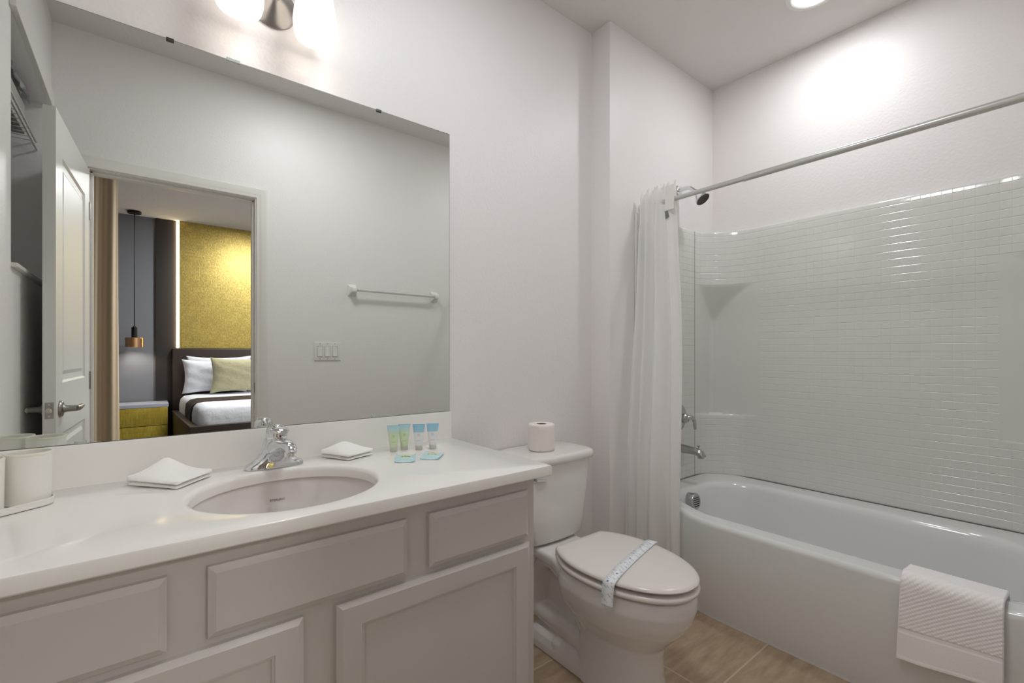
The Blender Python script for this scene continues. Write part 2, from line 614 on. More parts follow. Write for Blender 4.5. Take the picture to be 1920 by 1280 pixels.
# ------------------------------------------------------------------ countertop with oval cut-out and backsplash
SX, SY, SA, SB = 0.280, 1.214, 0.203, 0.186
ct = thing('countertop', 'white vanity countertop with low backsplash and oval sink cutout', 'countertop', (0.29, 1.24, CT))
n = 128
X0, X1, Y0, Y1 = XL + 0.001, CX1, 0.967, D - 0.001
angs = sorted([2 * pi * k / n for k in range(n)] + [math.atan2(y - SY, x - SX) % (2 * pi) for x in (X0, X1) for y in (Y0, Y1)])


def orect(a, ins, z):
    c, s = cos(a), sin(a)
    ks = []
    if abs(c) > 1e-9:
        ks.append(((X1 - ins if c > 0 else X0 + ins) - SX) / c)
    if abs(s) > 1e-9:
        ks.append(((Y1 - ins if s > 0 else Y0 + ins) - SY) / s)
    k = min(ks)
    return Vector((SX + k * c, SY + k * s, z))


TH = 0.030
rings = []
for off, z in ((0.0, CT - TH), (0.0, CT - 0.012), (-0.002, CT - 0.005), (-0.008, CT - 0.0008), (-0.014, CT)):
    rings.append([Vector((SX + (SA - off) * cos(a), SY + (SB - off) * sin(a), z)) for a in angs])
for ins, z in ((0.004, CT), (0.0012, CT - 0.0012), (0.0, CT - 0.004), (0.0, CT - TH + 0.003), (0.003, CT - TH)):
    rings.append([orect(a, ins, z) for a in angs])
rings.append([p.copy() for p in rings[0]])
g = G().loft(rings, cap0=False, cap1=False)
part(ct, 'slab', g, M['counter'], 40)
part(ct, 'backsplash', G().box((XL + 0.001, 1.512, CT - 0.001), (CX1 - 0.004, D - 0.001, 0.912), 0.0018), M['counter'], 30)

# ------------------------------------------------------------------ undermount sink
snk = thing('sink', 'oval white porcelain undermount sink set in the countertop', 'sink', (SX, SY, CT - 0.17))
prof = [(0.022, -0.031), (0.006, -0.031), (0.004, -0.035), (-0.004, -0.06), (-0.020, -0.095), (-0.05, -0.128), (-0.09, -0.146), (-0.135, -0.153), (-0.165, -0.157)]
sr = [superell(SX, SY, SA + o, SB + o, CT + z - 0.0005, 2.0, 96) for o, z in prof]
sr = [[Vector((p.x, p.y, p.z)) for p in r] for r in sr]
outer = [superell(SX, SY, SA + o + 0.012, SB + o + 0.012, CT + z - 0.013, 2.0, 96) for o, z in reversed(prof[1:])]
g = G().loft(outer + sr[:1] + sr, cap0=True, cap1=True)
part(snk, 'basin', g, M['sink'], 60)
part(snk, 'drain', G().lathe([(0.0, -0.002), (0.012, -0.002), (0.02, 0.002), (0.0225, 0.001), (0.0225, -0.001)], (SX, SY, CT - 0.155), (0, 0, 1), 32), M['chrome'])


def text_mesh(body, size, name, m, matrix, extrude=0.0002):
    cu = bpy.data.curves.new(name + '_curve', 'FONT')
    cu.body = body
    cu.size = size
    cu.align_x = 'CENTER'
    cu.align_y = 'CENTER'
    cu.extrude = extrude
    ob = bpy.data.objects.new(name + '_tmp', cu)
    C.objects.link(ob)
    bpy.context.view_layer.update()
    me = bpy.data.meshes.new_from_object(ob.evaluated_get(bpy.context.evaluated_depsgraph_get()))
    C.objects.unlink(ob)
    bpy.data.objects.remove(ob)
    bpy.data.curves.remove(cu)
    me.transform(matrix)
    me.materials.clear()
    me.materials.append(m)
    o = bpy.data.objects.new(name, me)
    C.objects.link(o)
    return o


M['ink'] = mat('grey_ink', (118, 112, 110), 0.5)
# stamped lettering on the back slope of the basin
a_ = radians(88)
k0, k1 = (SA - 0.004, SB - 0.004, CT - 0.0605), (SA - 0.020, SB - 0.020, CT - 0.0955)
f_ = 0.55
pp = Vector((SX + (k0[0] + (k1[0] - k0[0]) * f_) * cos(a_), SY + (k0[1] + (k1[1] - k0[1]) * f_) * sin(a_), k0[2] + (k1[2] - k0[2]) * f_))
upv = (Vector((SX + k0[0] * cos(a_), SY + k0[1] * sin(a_), k0[2])) - Vector((SX + k1[0] * cos(a_), SY + k1[1] * sin(a_), k1[2]))).normalized()
xv = Vector((1, 0, 0)); xv = (xv - upv * xv.dot(upv)).normalized()
nv = xv.cross(upv)
mt = Matrix((xv, upv, nv)).transposed().to_4x4()
mt.translation = pp + nv * 0.0012
tx = text_mesh('STERLING', 0.0085, 'lettering', M['ink'], mt)
under(tx, snk)['label'] = 'small grey printed lettering'

# ------------------------------------------------------------------ basin faucet
FX, FY = 0.289, 1.436
fa = thing('faucet', 'chrome single-handle faucet on the countertop behind the sink', 'faucet', (FX, FY, CT))
g = G()
fr = [(0.0, 0.076, 0.027, 0, 2.4), (0.008, 0.0755, 0.0268, 0, 2.4), (0.014, 0.070, 0.025, 0, 2.3), (0.020, 0.058, 0.0245, 0, 2.2), (0.030, 0.046, 0.025, 0, 2.2),
      (0.044, 0.037, 0.0255, 0, 2.2), (0.058, 0.031, 0.026, 0, 2.2), (0.072, 0.028, 0.0262, 0, 2.1), (0.079, 0.0265, 0.0262, 0, 2.0), (0.082, 0.0255, 0.0255, 0, 2.0)]
g.loft([superell(FX, FY + d, hx, hy, CT + z, e, 40) for z, hx, hy, d, e in fr])
g.v = [Vector((v.x, v.y, v.z + 0.0005)) for v in g.v]
part(fa, 'body', g, M['chrome'], 50)
TURN = Matrix.Translation((FX, FY, 0)) @ Matrix.Rotation(radians(7), 4, 'Z') @ Matrix.Translation((-FX, -FY, 0))
rings = []
for y, z, hw, ht, tilt in ((0.004, 0.044, 0.0255, 0.036, 84), (-0.022, 0.054, 0.0250, 0.030, 78), (-0.046, 0.0645, 0.0225, 0.0225, 76), (-0.070, 0.0725, 0.0195, 0.0165, 82), (-0.094, 0.0750, 0.0175, 0.0130, 92),
                           (-0.112, 0.0725, 0.0165, 0.0120, 106), (-0.124, 0.0665, 0.0150, 0.0110, 128), (-0.129, 0.0585, 0.0125, 0.0090, 150)):
    c_ = Vector((FX, FY + y, CT + z))
    th = radians(tilt - 90)
    uz = Vector((0, -sin(th), cos(th)))
    rings.append([TURN @ (c_ + Vector((hw * math.copysign(abs(cos(a)) ** 0.8, cos(a)), 0, 0)) + uz * (ht * sin(a))) for a in [2 * pi * k / 32 for k in range(32)]])
part(fa, 'spout', G().loft(rings), M['chrome'], 60)
g = G().lathe([(0.0, 0.014), (0.0128, 0.014), (0.0132, 0.002), (0.0118, 0.0), (0.009, 0.0), (0.008, 0.003), (0.0, 0.003)], (FX, FY - 0.113, CT + 0.046), (0, 0.12, 1), 24)
g.v = [TURN @ v for v in g.v]
part(fa, 'aerator', g, M['chrome'])
g = G()
hr = [(0.0905, 0.0258, 0.0258, 0), (0.093, 0.0278, 0.0278, 0), (0.097, 0.0280, 0.0280, 0), (0.110, 0.0272, 0.0275, 0), (0.118, 0.0245, 0.0255, 0), (0.125, 0.0185, 0.0200, 0), (0.1285, 0.0105, 0.0120, 0), (0.1295, 0.003, 0.004, 0)]
g.loft([superell(FX, FY + d, hx, hy, CT + z, 2.0, 36) for z, hx, hy, d in hr])
rings = []
for y, z, hw, ht in ((0.0, 0.112, 0.0225, 0.013), (-0.016, 0.114, 0.0225, 0.0115), (-0.030, 0.1145, 0.0215, 0.0085), (-0.041, 0.1130, 0.0190, 0.0060), (-0.048, 0.1105, 0.0130, 0.0040)):
    rings.append([TURN @ Vector((FX + hw * cos(a), FY + y, CT + z + ht * sin(a))) for a in [2 * pi * k / 24 for k in range(24)]])
g.loft(rings)
g.v = [v + Vector((0.004, -0.008, -0.0085)) for v in g.v]
hd = part(fa, 'handle', g, M['chrome'], 50)
subpart(hd, 'temperature_mark', G().lathe([(0.0, 0.0008), (0.0035, 0.0006), (0.004, 0)], (FX + 0.007, FY - 0.0352, CT + 0.090), (0, -1, 0), 16), mat('mark_red', (120, 50, 50), 0.3), label='small dark red hot and cold mark')
part(fa, 'lift_rod', G().tube([(FX, FY + 0.0305, CT + 0.01), (FX, FY + 0.0305, CT + 0.06)], 0.0025, 10).lathe([(0, 0), (0.005, 0.001), (0.0055, 0.006), (0.003, 0.010), (0, 0.011)], (FX, FY + 0.0305, CT + 0.058), (0, 0, 1), 16), M['chrome'])

# ------------------------------------------------------------------ wall mirror
MX1, MZ0, MZ1 = 0.9075, 0.9125, 1.9595
mi = thing('mirror', 'large frameless rectangular wall mirror above the vanity backsplash', 'mirror', (0.28, D, 0.9125))
g = G()
MY = 1.5195
g.cur = 1
xs0 = XL + 0.002
vv = [(xs0, MY, MZ0), (MX1, MY, MZ0), (MX1, MY, MZ1), (xs0, MY, MZ1), (xs0, D - .0005, MZ0), (MX1, D - .0005, MZ0), (MX1, D - .0005, MZ1), (xs0, D - .0005, MZ1)]
g.add(vv, [(0, 4, 5, 1), (1, 5, 6, 2), (2, 6, 7, 3), (3, 7, 4, 0), (4, 7, 6, 5)])
g.cur = 0
e_ = 0.0012
g.add([(xs0 + e_, MY - .0002, MZ0 + e_), (MX1 - e_, MY - .0002, MZ0 + e_), (MX1 - e_, MY - .0002, MZ1 - e_), (xs0 + e_, MY - .0002, MZ1 - e_)], [(0, 1, 2, 3)])
g.cur = 1
ev = [vv[0], vv[1], vv[2], vv[3], (xs0 + e_, MY - .0002, MZ0 + e_), (MX1 - e_, MY - .0002, MZ0 + e_), (MX1 - e_, MY - .0002, MZ1 - e_), (xs0 + e_, MY - .0002, MZ1 - e_)]
g.add(ev, [(0, 1, 5, 4), (1, 2, 6, 5), (2, 3, 7, 6), (3, 0, 4, 7)])
part(mi, 'glass', g, [M['mirror'], M['mirror_edge']], 0)
for x in (0.0555, 0.6287):
    part(mi, 'clip', G().box((x - 0.0085, MY - 0.004, MZ1 - 0.007), (x + 0.0085, D - 0.0005, MZ1 + 0.002), 0.0012), mat('clip_metal', (82, 80, 78), 0.35, 0.7), 30, 'small dark metal clip')
part(mi, 'clip', G().box((0.20 - 0.017, MY - 0.004, MZ1 - 0.004), (0.20 + 0.017, D - 0.0005, MZ1 + 0.004), 0.0012), M['clear'], 30, 'clear plastic clip')
for x in (-0.118, 0.616):
    part(mi, 'clip', G().box((x - 0.011, MY - 0.004, MZ0 - 0.0), (x + 0.011, D - 0.0005, MZ0 + 0.008), 0.0012), M['clear'], 30, 'clear plastic clip')
random.seed(4)
for x, l in ((0.896, 0.010), (0.882, 0.012), (0.858, 0.007), (0.832, 0.005)):
    pts = [(x - l / 2, 0), (x - l * .3, -.0022), (x - l * .1, -.0014), (x + l * .15, -.0034), (x + l / 2, -.0006), (x + l / 2, 0)]
    vs = [(p[0], MY - 0.0006, MZ1 + p[1]) for p in pts] + [(p[0], MY - 0.0001, MZ1 + p[1]) for p in pts]
    k = len(pts)
    part(mi, 'edge_chip', G().add(vs, [tuple(range(k)), tuple(range(2 * k - 1, k - 1, -1))] + [(i, (i + 1) % k, k + (i + 1) % k, k + i) for i in range(k)]), M['dark'], 0, 'black chip where the silvering is gone')

# ------------------------------------------------------------------ vanity light
LX = 0.300
vl = thing('vanity_light', 'brushed nickel vanity light with two white glass shades above the mirror', 'lamp', (LX, D, 2.17))
g = G().lathe([(0.0, 0.0), (0.066, 0.0), (0.066, 0.006), (0.0615, 0.010), (0.058, 0.0125), (0.034, 0.030), (0.012, 0.046), (0.010, 0.052), (0.006, 0.058), (0.0, 0.059)], (LX, D - 0.0005, 2.163), (0, -1, 0), 48)
part(vl, 'canopy', g, M['nickel'])
part(vl, 'arm', G().tube(smooth_path([(LX, D - 0.05, 2.163), (LX, D - 0.075, 2.20), (LX, D - 0.088, 2.262)], 6), 0.007, 12).tube([(LX - 0.108, D - 0.090, 2.268), (LX + 0.108, D - 0.090, 2.268)], 0.007, 12), M['nickel'])
for dx in (-0.098, 0.098):
    x, y = LX + dx, D - 0.090
    g = G().lathe([(0.0, 0.01), (0.018, 0.01), (0.022, 0.0), (0.024, -0.03), (0.0, -0.03)], (x, y, 2.263), (0, 0, 1), 28)
    so = part(vl, 'socket', g, M['nickel'])
    bulb = subpart(so, 'bulb', G().lathe([(0.0, 0.0), (0.012, -0.004), (0.020, -0.018), (0.029, -0.045), (0.030, -0.058), (0.025, -0.074), (0.014, -0.084), (0.0, -0.087)], (x, y, 2.235), (0, 0, 1), 28), M['bulb'], 60, 'glowing white bulb')
    prof = [(0.026, 0.185), (0.034, 0.176), (0.042, 0.150), (0.050, 0.115), (0.0575, 0.075), (0.0605, 0.045), (0.0590, 0.022), (0.0545, 0.003), (0.053, 0.0), (0.0515, 0.003), (0.0560, 0.022), (0.0575, 0.045), (0.0545, 0.075), (0.047, 0.115), (0.039, 0.15), (0.031, 0.173), (0.024, 0.181)]
    part(vl, 'glass_shade', G().lathe(prof, (x, y, 2.059), (0, 0, 1), 40), M['opal'], 60, 'white frosted bell glass shade')
    lamp('vanity_bulb_lamp', 'POINT', (x, y, 2.150), 0.65, 0.026, (1.0, 0.985, 0.98))

# ------------------------------------------------------------------ recessed downlights
for (x, y), lb in (((2.26, 0.753), 'round recessed ceiling downlight above the bathtub'),):
    dl = thing('ceiling_light', lb, 'lamp', (x, y, CEIL))
    part(dl, 'trim_ring', G().lathe([(0.105, 0.0), (0.103, -0.006), (0.085, -0.009), (0.080, -0.006), (0.078, 0.0)], (x, y, CEIL), (0, 0, 1), 48), M['plastic'])
    part(dl, 'lens', G().lathe([(0.0, -0.005), (0.078, -0.005), (0.078, 0.0), (0.0, 0.0)], (x, y, CEIL), (0, 0, 1), 48), M['downlight'], 30, 'glowing white lens')

# ------------------------------------------------------------------ folded washcloths


def washcloth(name, label, A, B, Cc, Dd, peak, pk, group):
    """stack of three folded layers over a corner quad, top layer raised to a soft peak"""
    g = G()
    nn = 22
    cen = (Vector(A) + Vector(B) + Vector(Cc) + Vector(Dd)) / 4
    for L, (shr, z0, z1) in enumerate(((0.985, 0.0005, 0.0085), (1.0, 0.0087, 0.0215))):
        top, bot = [], []
        q = [cen + (Vector(p) - cen) * shr for p in (A, B, Cc, Dd)]
        for i in range(nn + 1):
            for j in range(nn + 1):
                u, v = i / nn, j / nn
                # rounded corners
                uu, vv_ = 2 * u - 1, 2 * v - 1
                k = 1 - 0.085 * (abs(uu) ** 6) * (abs(vv_) ** 6) * (2 if j < nn / 2 and i < nn / 2 else 0.8)
                uu, vv_ = uu * k, vv_ * k
                u2, v2 = (uu + 1) / 2, (vv_ + 1) / 2
                p = (q[0] * (1 - u2) + q[1] * u2) * (1 - v2) + (q[3] * (1 - u2) + q[2] * u2) * v2
                d = (Vector((p.x, p.y)) - Vector(peak)).length
                edge = max(abs(uu), abs(vv_))
                rnd = math.sqrt(max(0, 1 - edge ** 5))
                hump = pk * math.exp(-(d / 0.046) ** 1.6) * rnd
                wob = 0.0012 * sin(31 * p.x + 3) * cos(27 * p.y)
                zm = (z0 + z1) / 2
                zt_ = zm + (z1 - zm) * rnd + hump * (0.45 + 0.55 * L) + wob * rnd
                zb_ = zm + (z0 - zm) * rnd + (hump * (0.45 + 0.55 * (L - 1)) if L else 0)
                top.append((p.x, p.y, CT + zt_))
                bot.append((p.x, p.y, CT + max(0.0004, zb_)))
        m_ = nn + 1
        f = []
        for i in range(nn):
            for j in range(nn):
                a = i * m_ + j
                f.append((a, a + m_, a + m_ + 1, a + 1))
                b = a + m_ * m_
                f.append((b, b + 1, b + m_ + 1, b + m_))
        bd = [i * m_ for i in range(nn)] + [nn * m_ + j for j in range(nn)] + [i * m_ + nn for i in range(nn, 0, -1)] + [j for j in range(nn, 0, -1)]
        for k in range(len(bd)):
            a, b = bd[k], bd[(k + 1) % len(bd)]
            f.append((a, b, b + m_ * m_, a + m_ * m_))
        g.add(top + bot, f)
    o = g.build(name, M['terry'], None, 70)
    tag(o, label, 'washcloth', group)
    return o


washcloth('washcloth', 'folded white washcloth on the countertop left of the faucet', (-0.044, 1.462), (0.062, 1.328), (0.146, 1.428), (0.050, 1.498), (0.045, 1.470), 0.034, 'folded white washcloths by the sink')
washcloth('washcloth', 'folded white washcloth on the countertop right of the faucet, near the tubes', (0.418, 1.490), (0.474, 1.372), (0.572, 1.414), (0.530, 1.497), (0.492, 1.468), 0.022, 'folded white washcloths by the sink')

# ------------------------------------------------------------------ toiletry tubes


def tube_mat(name, bands):
    m = mat(name, (220, 225, 222), 0.28)
    nt = m.node_tree
    b = nt.nodes['Principled BSDF']
    tc = N(nt, 'ShaderNodeTexCoord')
    sep = N(nt, 'ShaderNodeSeparateXYZ')
    nt.links.new(tc.outputs['Object'], sep.inputs[0])
    z = mth(nt, 'DIVIDE', sep.outputs[2], 0.09)
    cr = N(nt, 'ShaderNodeValToRGB')
    cr.color_ramp.elements[0].position = bands[0][0]
    cr.color_ramp.elements[0].color = lin(bands[0][1])
    cr.color_ramp.elements[1].position = bands[1][0]
    cr.color_ramp.elements[1].color = lin(bands[1][1])
    for p, c in bands[2:]:
        e = cr.color_ramp.elements.new(p)
        e.color = lin(c)
    nt.links.new(z, cr.inputs[0])
    nt.links.new(cr.outputs[0], b.inputs['Base Color'])
    return m


M['tube_green'] = tube_mat('green_lotion', [(0.0, (212, 226, 190)), (0.60, (206, 224, 186)), (0.74, (190, 220, 216)), (0.90, (174, 214, 222)), (0.93, (140, 192, 206))])
M['tube_white'] = tube_mat('white_lotion', [(0.0, (232, 231, 230)), (0.63, (231, 231, 230)), (0.655, (162, 204, 222)), (0.90, (148, 198, 220)), (0.93, (122, 180, 206))])
M['tubecap'] = mat('frosted_cap', (222, 222, 212), 0.3, trans=0.25)
M['tubetext_g'] = mat('green_print', (140, 178, 104), 0.5)
M['tubetext_w'] = mat('grey_print', (172, 172, 172), 0.5)


def toiletry(x, y, yaw, green, label, h=0.084):
    t_ = thing('toiletry_tube', label, 'toiletry tube', (x, y, CT + 0.0004), 'travel toiletry tubes by the backsplash')
    t_.rotation_euler = (0, 0, yaw)
    nn = 32
    rings = []
    for k in range(15):
        s = k / 14
        z = 0.014 + (h - 0.014) * s
        wx = 0.0122 + (0.0205 - 0.0122) * s
        wy = 0.0122 * (1 - s) ** 0.8 + 0.0006
        rings.append([Vector((wx * cos(2 * pi * i / nn), wy * sin(2 * pi * i / nn), z)) for i in range(nn)])
    b = G().loft(rings).build('tube_body', M['tube_green'] if green else M['tube_white'], t_, 60)
    c_ = G().lathe([(0.0, 0.0), (0.0112, 0.0), (0.0118, 0.001), (0.0122, 0.0138), (0.0, 0.0138)], (0, 0, 0), (0, 0, 1), 32).build('cap', M['tubecap'], t_, 30)
    c_['label'] = 'pale frosted cap'
    g = G()
    for z, wd in ((0.052, 0.0042), (0.049, 0.0050), (0.046, 0.0036), (0.0305, 0.0075)):
        s = (z - 0.014) / (h - 0.014)
        wy = 0.0122 * (1 - s) ** 0.8 + 0.0006
        wx = 0.0122 + (0.0205 - 0.0122) * s
        xs_ = [-wd + 2 * wd * i / 6 for i in range(7)]
        f = lambda xx: -(wy * math.sqrt(max(0, 1 - (xx / wx) ** 2)) + 0.00025)
        vs = [(xx, f(xx), z) for xx in xs_] + [(xx, f(xx) - 0.00003, z + 0.0008) for xx in xs_]
        g.add(vs, [(i, i + 1, i + 8, i + 7) for i in range(6)])
    p_ = g.build('print', M['tubetext_g'] if green else M['tubetext_w'], b, 0)
    return t_


toiletry(0.640, 1.425, radians(-22), True, 'green travel toiletry tube, far left of the row of four')
toiletry(0.679, 1.428, radians(-22), True, 'green travel toiletry tube beside the white tubes, second from the left')
toiletry(0.716, 1.396, radians(-30), False, 'white travel toiletry tube with blue top next to the green tubes')
toiletry(0.760, 1.382, radians(-30), False, 'white travel toiletry tube with blue top, rightmost of the row of four')


def sachet_mat():
    m = mat('sachet_foil', (190, 220, 222), 0.25)
    nt = m.node_tree
    b = nt.nodes['Principled BSDF']
    tc = N(nt, 'ShaderNodeTexCoord')
    sep = N(nt, 'ShaderNodeSeparateXYZ')
    nt.links.new(tc.outputs['UV'], sep.inputs[0])
    u = mth(nt, 'SUBTRACT', sep.outputs[0], 0.5)
    v = mth(nt, 'SUBTRACT', sep.outputs[1], 0.52)
    r = mth(nt, 'ADD', mth(nt, 'POWER', mth(nt, 'DIVIDE', u, 0.34), 2.0), mth(nt, 'POWER', mth(nt, 'DIVIDE', v, 0.30), 2.0))
    cr = N(nt, 'ShaderNodeValToRGB')
    cr.color_ramp.elements[0].position = 0.75
    cr.color_ramp.elements[0].color = lin((206, 224, 196))
    cr.color_ramp.elements[1].position = 0.95
    cr.color_ramp.elements[1].color = lin((186, 218, 224))
    nt.links.new(r, cr.inputs[0])
    ink = mth(nt, 'MULTIPLY', mth(nt, 'LESS_THAN', mth(nt, 'ABSOLUTE', mth(nt, 'ADD', v, 0.02)), 0.055), mth(nt, 'LESS_THAN', mth(nt, 'ABSOLUTE', u), 0.24))
    ink2 = mth(nt, 'MULTIPLY', mth(nt, 'LESS_THAN', mth(nt, 'ABSOLUTE', mth(nt, 'SUBTRACT', v, 0.17)), 0.035), mth(nt, 'LESS_THAN', mth(nt, 'ABSOLUTE', u), 0.10))
    n = N(nt, 'ShaderNodeTexNoise')
    n.inputs['Scale'].default_value = 26
    nt.links.new(tc.outputs['UV'], n.inputs['Vector'])
    inkf = mth(nt, 'MULTIPLY', mth(nt, 'MAXIMUM', ink, ink2), mth(nt, 'GREATER_THAN', n.outputs['Fac'], 0.42))
    mx = N(nt, 'ShaderNodeMix', data_type='RGBA')
    nt.links.new(inkf, mx.inputs[0])
    nt.links.new(cr.outputs[0], mx.inputs[6])
    mx.inputs[7].default_value = lin((110, 150, 110))
    nt.links.new(mx.outputs[2], b.inputs['Base Color'])
    return m


M['sachet'] = sachet_mat()


def sachet(label, P):
    """P: corners near-left, near-right, far-right, far-left; small pillow with crimped ends"""
    nn, mm = 20, 12
    vs, uv = [], []
    for side in (1, 0):
        for i in range(nn + 1):
            for j in range(mm + 1):
                u, v = i / nn, j / mm
                p = (Vector(P[0]) * (1 - u) + Vector(P[1]) * u) * (1 - v) + (Vector(P[3]) * (1 - u) + Vector(P[2]) * u) * v
                puff = (max(0, 1 - abs(2 * u - 1) ** 3) * max(0, 1 - abs(2 * v - 1) ** 3)) ** 0.7
                curl = 0.007 * abs(2 * u - 1) ** 4 * (0.4 + 0.6 * v)
                z = 0.0008 + curl + (0.0065 * puff if side else 0.0) + (0.0006 if side else 0) + 0.0005 * sin(40 * u + 9 * v) * side
                vs.append((p.x, p.y, CT + z))
                uv.append((u, v))
    m_ = mm + 1
    t_ = (nn + 1) * m_
    f = []
    for i in range(nn):
        for j in range(mm):
            a = i * m_ + j
            f.append((a, a + m_, a + m_ + 1, a + 1))
            f.append((t_ + a, t_ + a + 1, t_ + a + m_ + 1, t_ + a + m_))
    bd = [i * m_ for i in range(nn)] + [nn * m_ + j for j in range(mm)] + [i * m_ + mm for i in range(nn, 0, -1)] + [j for j in range(mm, 0, -1)]
    for k in range(len(bd)):
        a, b = bd[k], bd[(k + 1) % len(bd)]
        f.append((a, b, b + t_, a + t_))
    o = raw('soap_sachet', vs, f, M['sachet'], None, 50, None, uv)
    return tag(o, label, 'sachet', 'pale blue soap sachets in front of the tubes')


sachet('pale blue soap sachet in front of the green tubes', [(0.573, 1.270), (0.624, 1.240), (0.667, 1.318), (0.617, 1.352)])
sachet('pale blue soap sachet lying in front of the white tubes', [(0.650, 1.262), (0.694, 1.226), (0.746, 1.278), (0.712, 1.338)])

# ------------------------------------------------------------------ tumblers on a tray
tr = G()
ax = Vector((0.735, 0.678))                   # the tray runs diagonally, parallel to the two tumblers
pc = Vector((-0.2225, 1.3745))
uu_ = Vector((0.815, 0.58)).normalized()
uu_ = (Vector((-0.192, 1.398)) - Vector((-0.252, 1.356))).normalized()
ww_ = Vector((-uu_.y, uu_.x))


def tray_ring(hl, hw, r, z):
    return [Vector((pc.x + uu_.x * p.x + ww_.x * p.y, pc.y + uu_.y * p.x + ww_.y * p.y, CT + z)) for p in rrect(-hl, hl, -hw, hw, r, 0, 8, 4, 4)]


tr.loft([tray_ring(0.070, 0.040, 0.03, 0.0005), tray_ring(0.0745, 0.0445, 0.034, 0.002), tray_ring(0.0755, 0.0455, 0.035, 0.015), tray_ring(0.0735, 0.0435, 0.033, 0.0155),
         tray_ring(0.073, 0.043, 0.0325, 0.006), tray_ring(0.06, 0.03, 0.02, 0.0055)])
tag(tr.build('tray', M['cup'], None, 40), 'small white tray under the two tumblers at the left end of the countertop', 'tray')


def tumbler(x, y, label):
    t_ = thing('tumbler', label, 'cup', (x, y, CT + 0.006), 'white tumblers on the tray')
    G().lathe([(0.0, 0.0003), (0.034, 0.0003), (0.0355, 0.002), (0.037, 0.102), (0.0366, 0.1045), (0.0355, 0.105)], (0, 0, 0), (0, 0, 1), 48).lathe(
        [(0.0355, 0.105), (0.0345, 0.1040), (0.0335, 0.006), (0.0, 0.005)], (0, 0, 0), (0, 0, 1), 48).build('body', M['cup'], t_, 40)
    r_ = G().lathe([(0.0372, 0.1005), (0.0377, 0.103), (0.0368, 0.1062), (0.0352, 0.1062), (0.0344, 0.1035)], (0, 0, 0), (0, 0, 1), 48).build('lip', M['rim_cream'], t_, 60)
    r_['label'] = 'cream rolled lip'
    return t_


tumbler(-0.190, 1.4005, 'white tumbler at the right end of the tray, nearer the mirror')
tumbler(-0.2525, 1.352, 'white tumbler at the left edge, partly out of frame')

# ------------------------------------------------------------------ toilet
TX = 1.285


def egg(hx, yf, yb, z, yc=1.03, eb=2.9, ef=2.1, n=64, cx=TX):
    r = []
    for k in range(n):
        a = 2 * pi * k / n
        c, s = cos(a), sin(a)
        e = eb if s > 0 else ef
        L = (yb - yc) if s > 0 else (yc - yf)
        r.append(Vector((cx + hx * math.copysign(abs(c) ** (2 / e), c), yc + L * math.copysign(abs(s) ** (2 / e), s), z)))
    return r


to = thing('toilet', 'white two-piece toilet with the lid down beside the vanity', 'toilet', (TX, 1.15, 0))
g = G()
g.loft([egg(*a) for a in ((0.112, 0.848, 1.19, 0.0, 1.0), (0.108, 0.852, 1.18, 0.03, 1.0), (0.101, 0.860, 1.17, 0.09, 1.0), (0.100, 0.860, 1.16, 0.15, 1.0), (0.105, 0.852, 1.17, 0.19, 1.01),
                           (0.124, 0.825, 1.19, 0.22, 1.02), (0.150, 0.788, 1.21, 0.26, 1.03), (0.168, 0.762, 1.22, 0.30, 1.03), (0.177, 0.750, 1.22, 0.34, 1.03), (0.176, 0.750, 1.215, 0.370, 1.03), (0.170, 0.757, 1.205, 0.386, 1.03))])
g.loft([rrect(TX - h_, TX + h_, 0.95, 1.415 - i, 0.05, z, 6, 4, 6) for h_, i, z in ((0.102, 0, 0.0), (0.100, 0.0, 0.03), (0.090, 0.012, 0.055), (0.074, 0.03, 0.066))])
g.loft([rrect(TX - 0.036, TX + 0.036, 1.0, 1.40, 0.03, z, 6, 4, 6) for z in (0.03, 0.37)])
rings = []
for y, hx in ((1.08, 0.150), (1.14, 0.152), (1.19, 0.138), (1.24, 0.116), (1.29, 0.110), (1.36, 0.116), (1.44, 0.120), (1.490, 0.118)):
    th_ = 0.05 if y < 1.3 else 0.036
    z1 = 0.386
    rings.append([Vector((TX + hx * cx_, y, z1 - th_ * (1 - cz_))) for cx_, cz_ in ((-1, .75), (-.96, .95), (-.88, 1), (0, 1), (.88, 1), (.96, .95), (1, .75), (.97, .2), (.85, 0), (0, 0), (-.85, 0), (-.97, .2))])
g.loft(rings)
for sx in (-1, 1):
    g.tube(smooth_path([(TX + sx * 0.03, 1.395, 0.10), (TX + sx * 0.036, 1.385, 0.20), (TX + sx * 0.042, 1.365, 0.29), (TX + sx * 0.046, 1.30, 0.335), (TX + sx * 0.05, 1.22, 0.30), (TX + sx * 0.05, 1.16, 0.22), (TX + sx * 0.045, 1.10, 0.14)], 6), 0.037, 16)
    g.tube(smooth_path([(TX + sx * 0.030, 1.385, 0.115), (TX + sx * 0.034, 1.28, 0.108), (TX + sx * 0.036, 1.18, 0.098), (TX + sx * 0.036, 1.12, 0.092)], 6), 0.044, 16)
    g.lathe([(0.022, -0.01), (0.020, 0.004), (0.012, 0.012), (0.0, 0.014)], (TX + sx * 0.080, 1.245, 0.055), (sx * 0.5, 0, 1), 16, cap0=True)
bowl = part(to, 'bowl', g, M['porcelain'], 0)
rm = bowl.modifiers.new('remesh', 'REMESH')
rm.mode = 'VOXEL'
rm.voxel_size = 0.005
rm.use_smooth_shade = True
sm = bowl.modifiers.new('smooth', 'SMOOTH')
sm.factor = 0.5
sm.iterations = 7
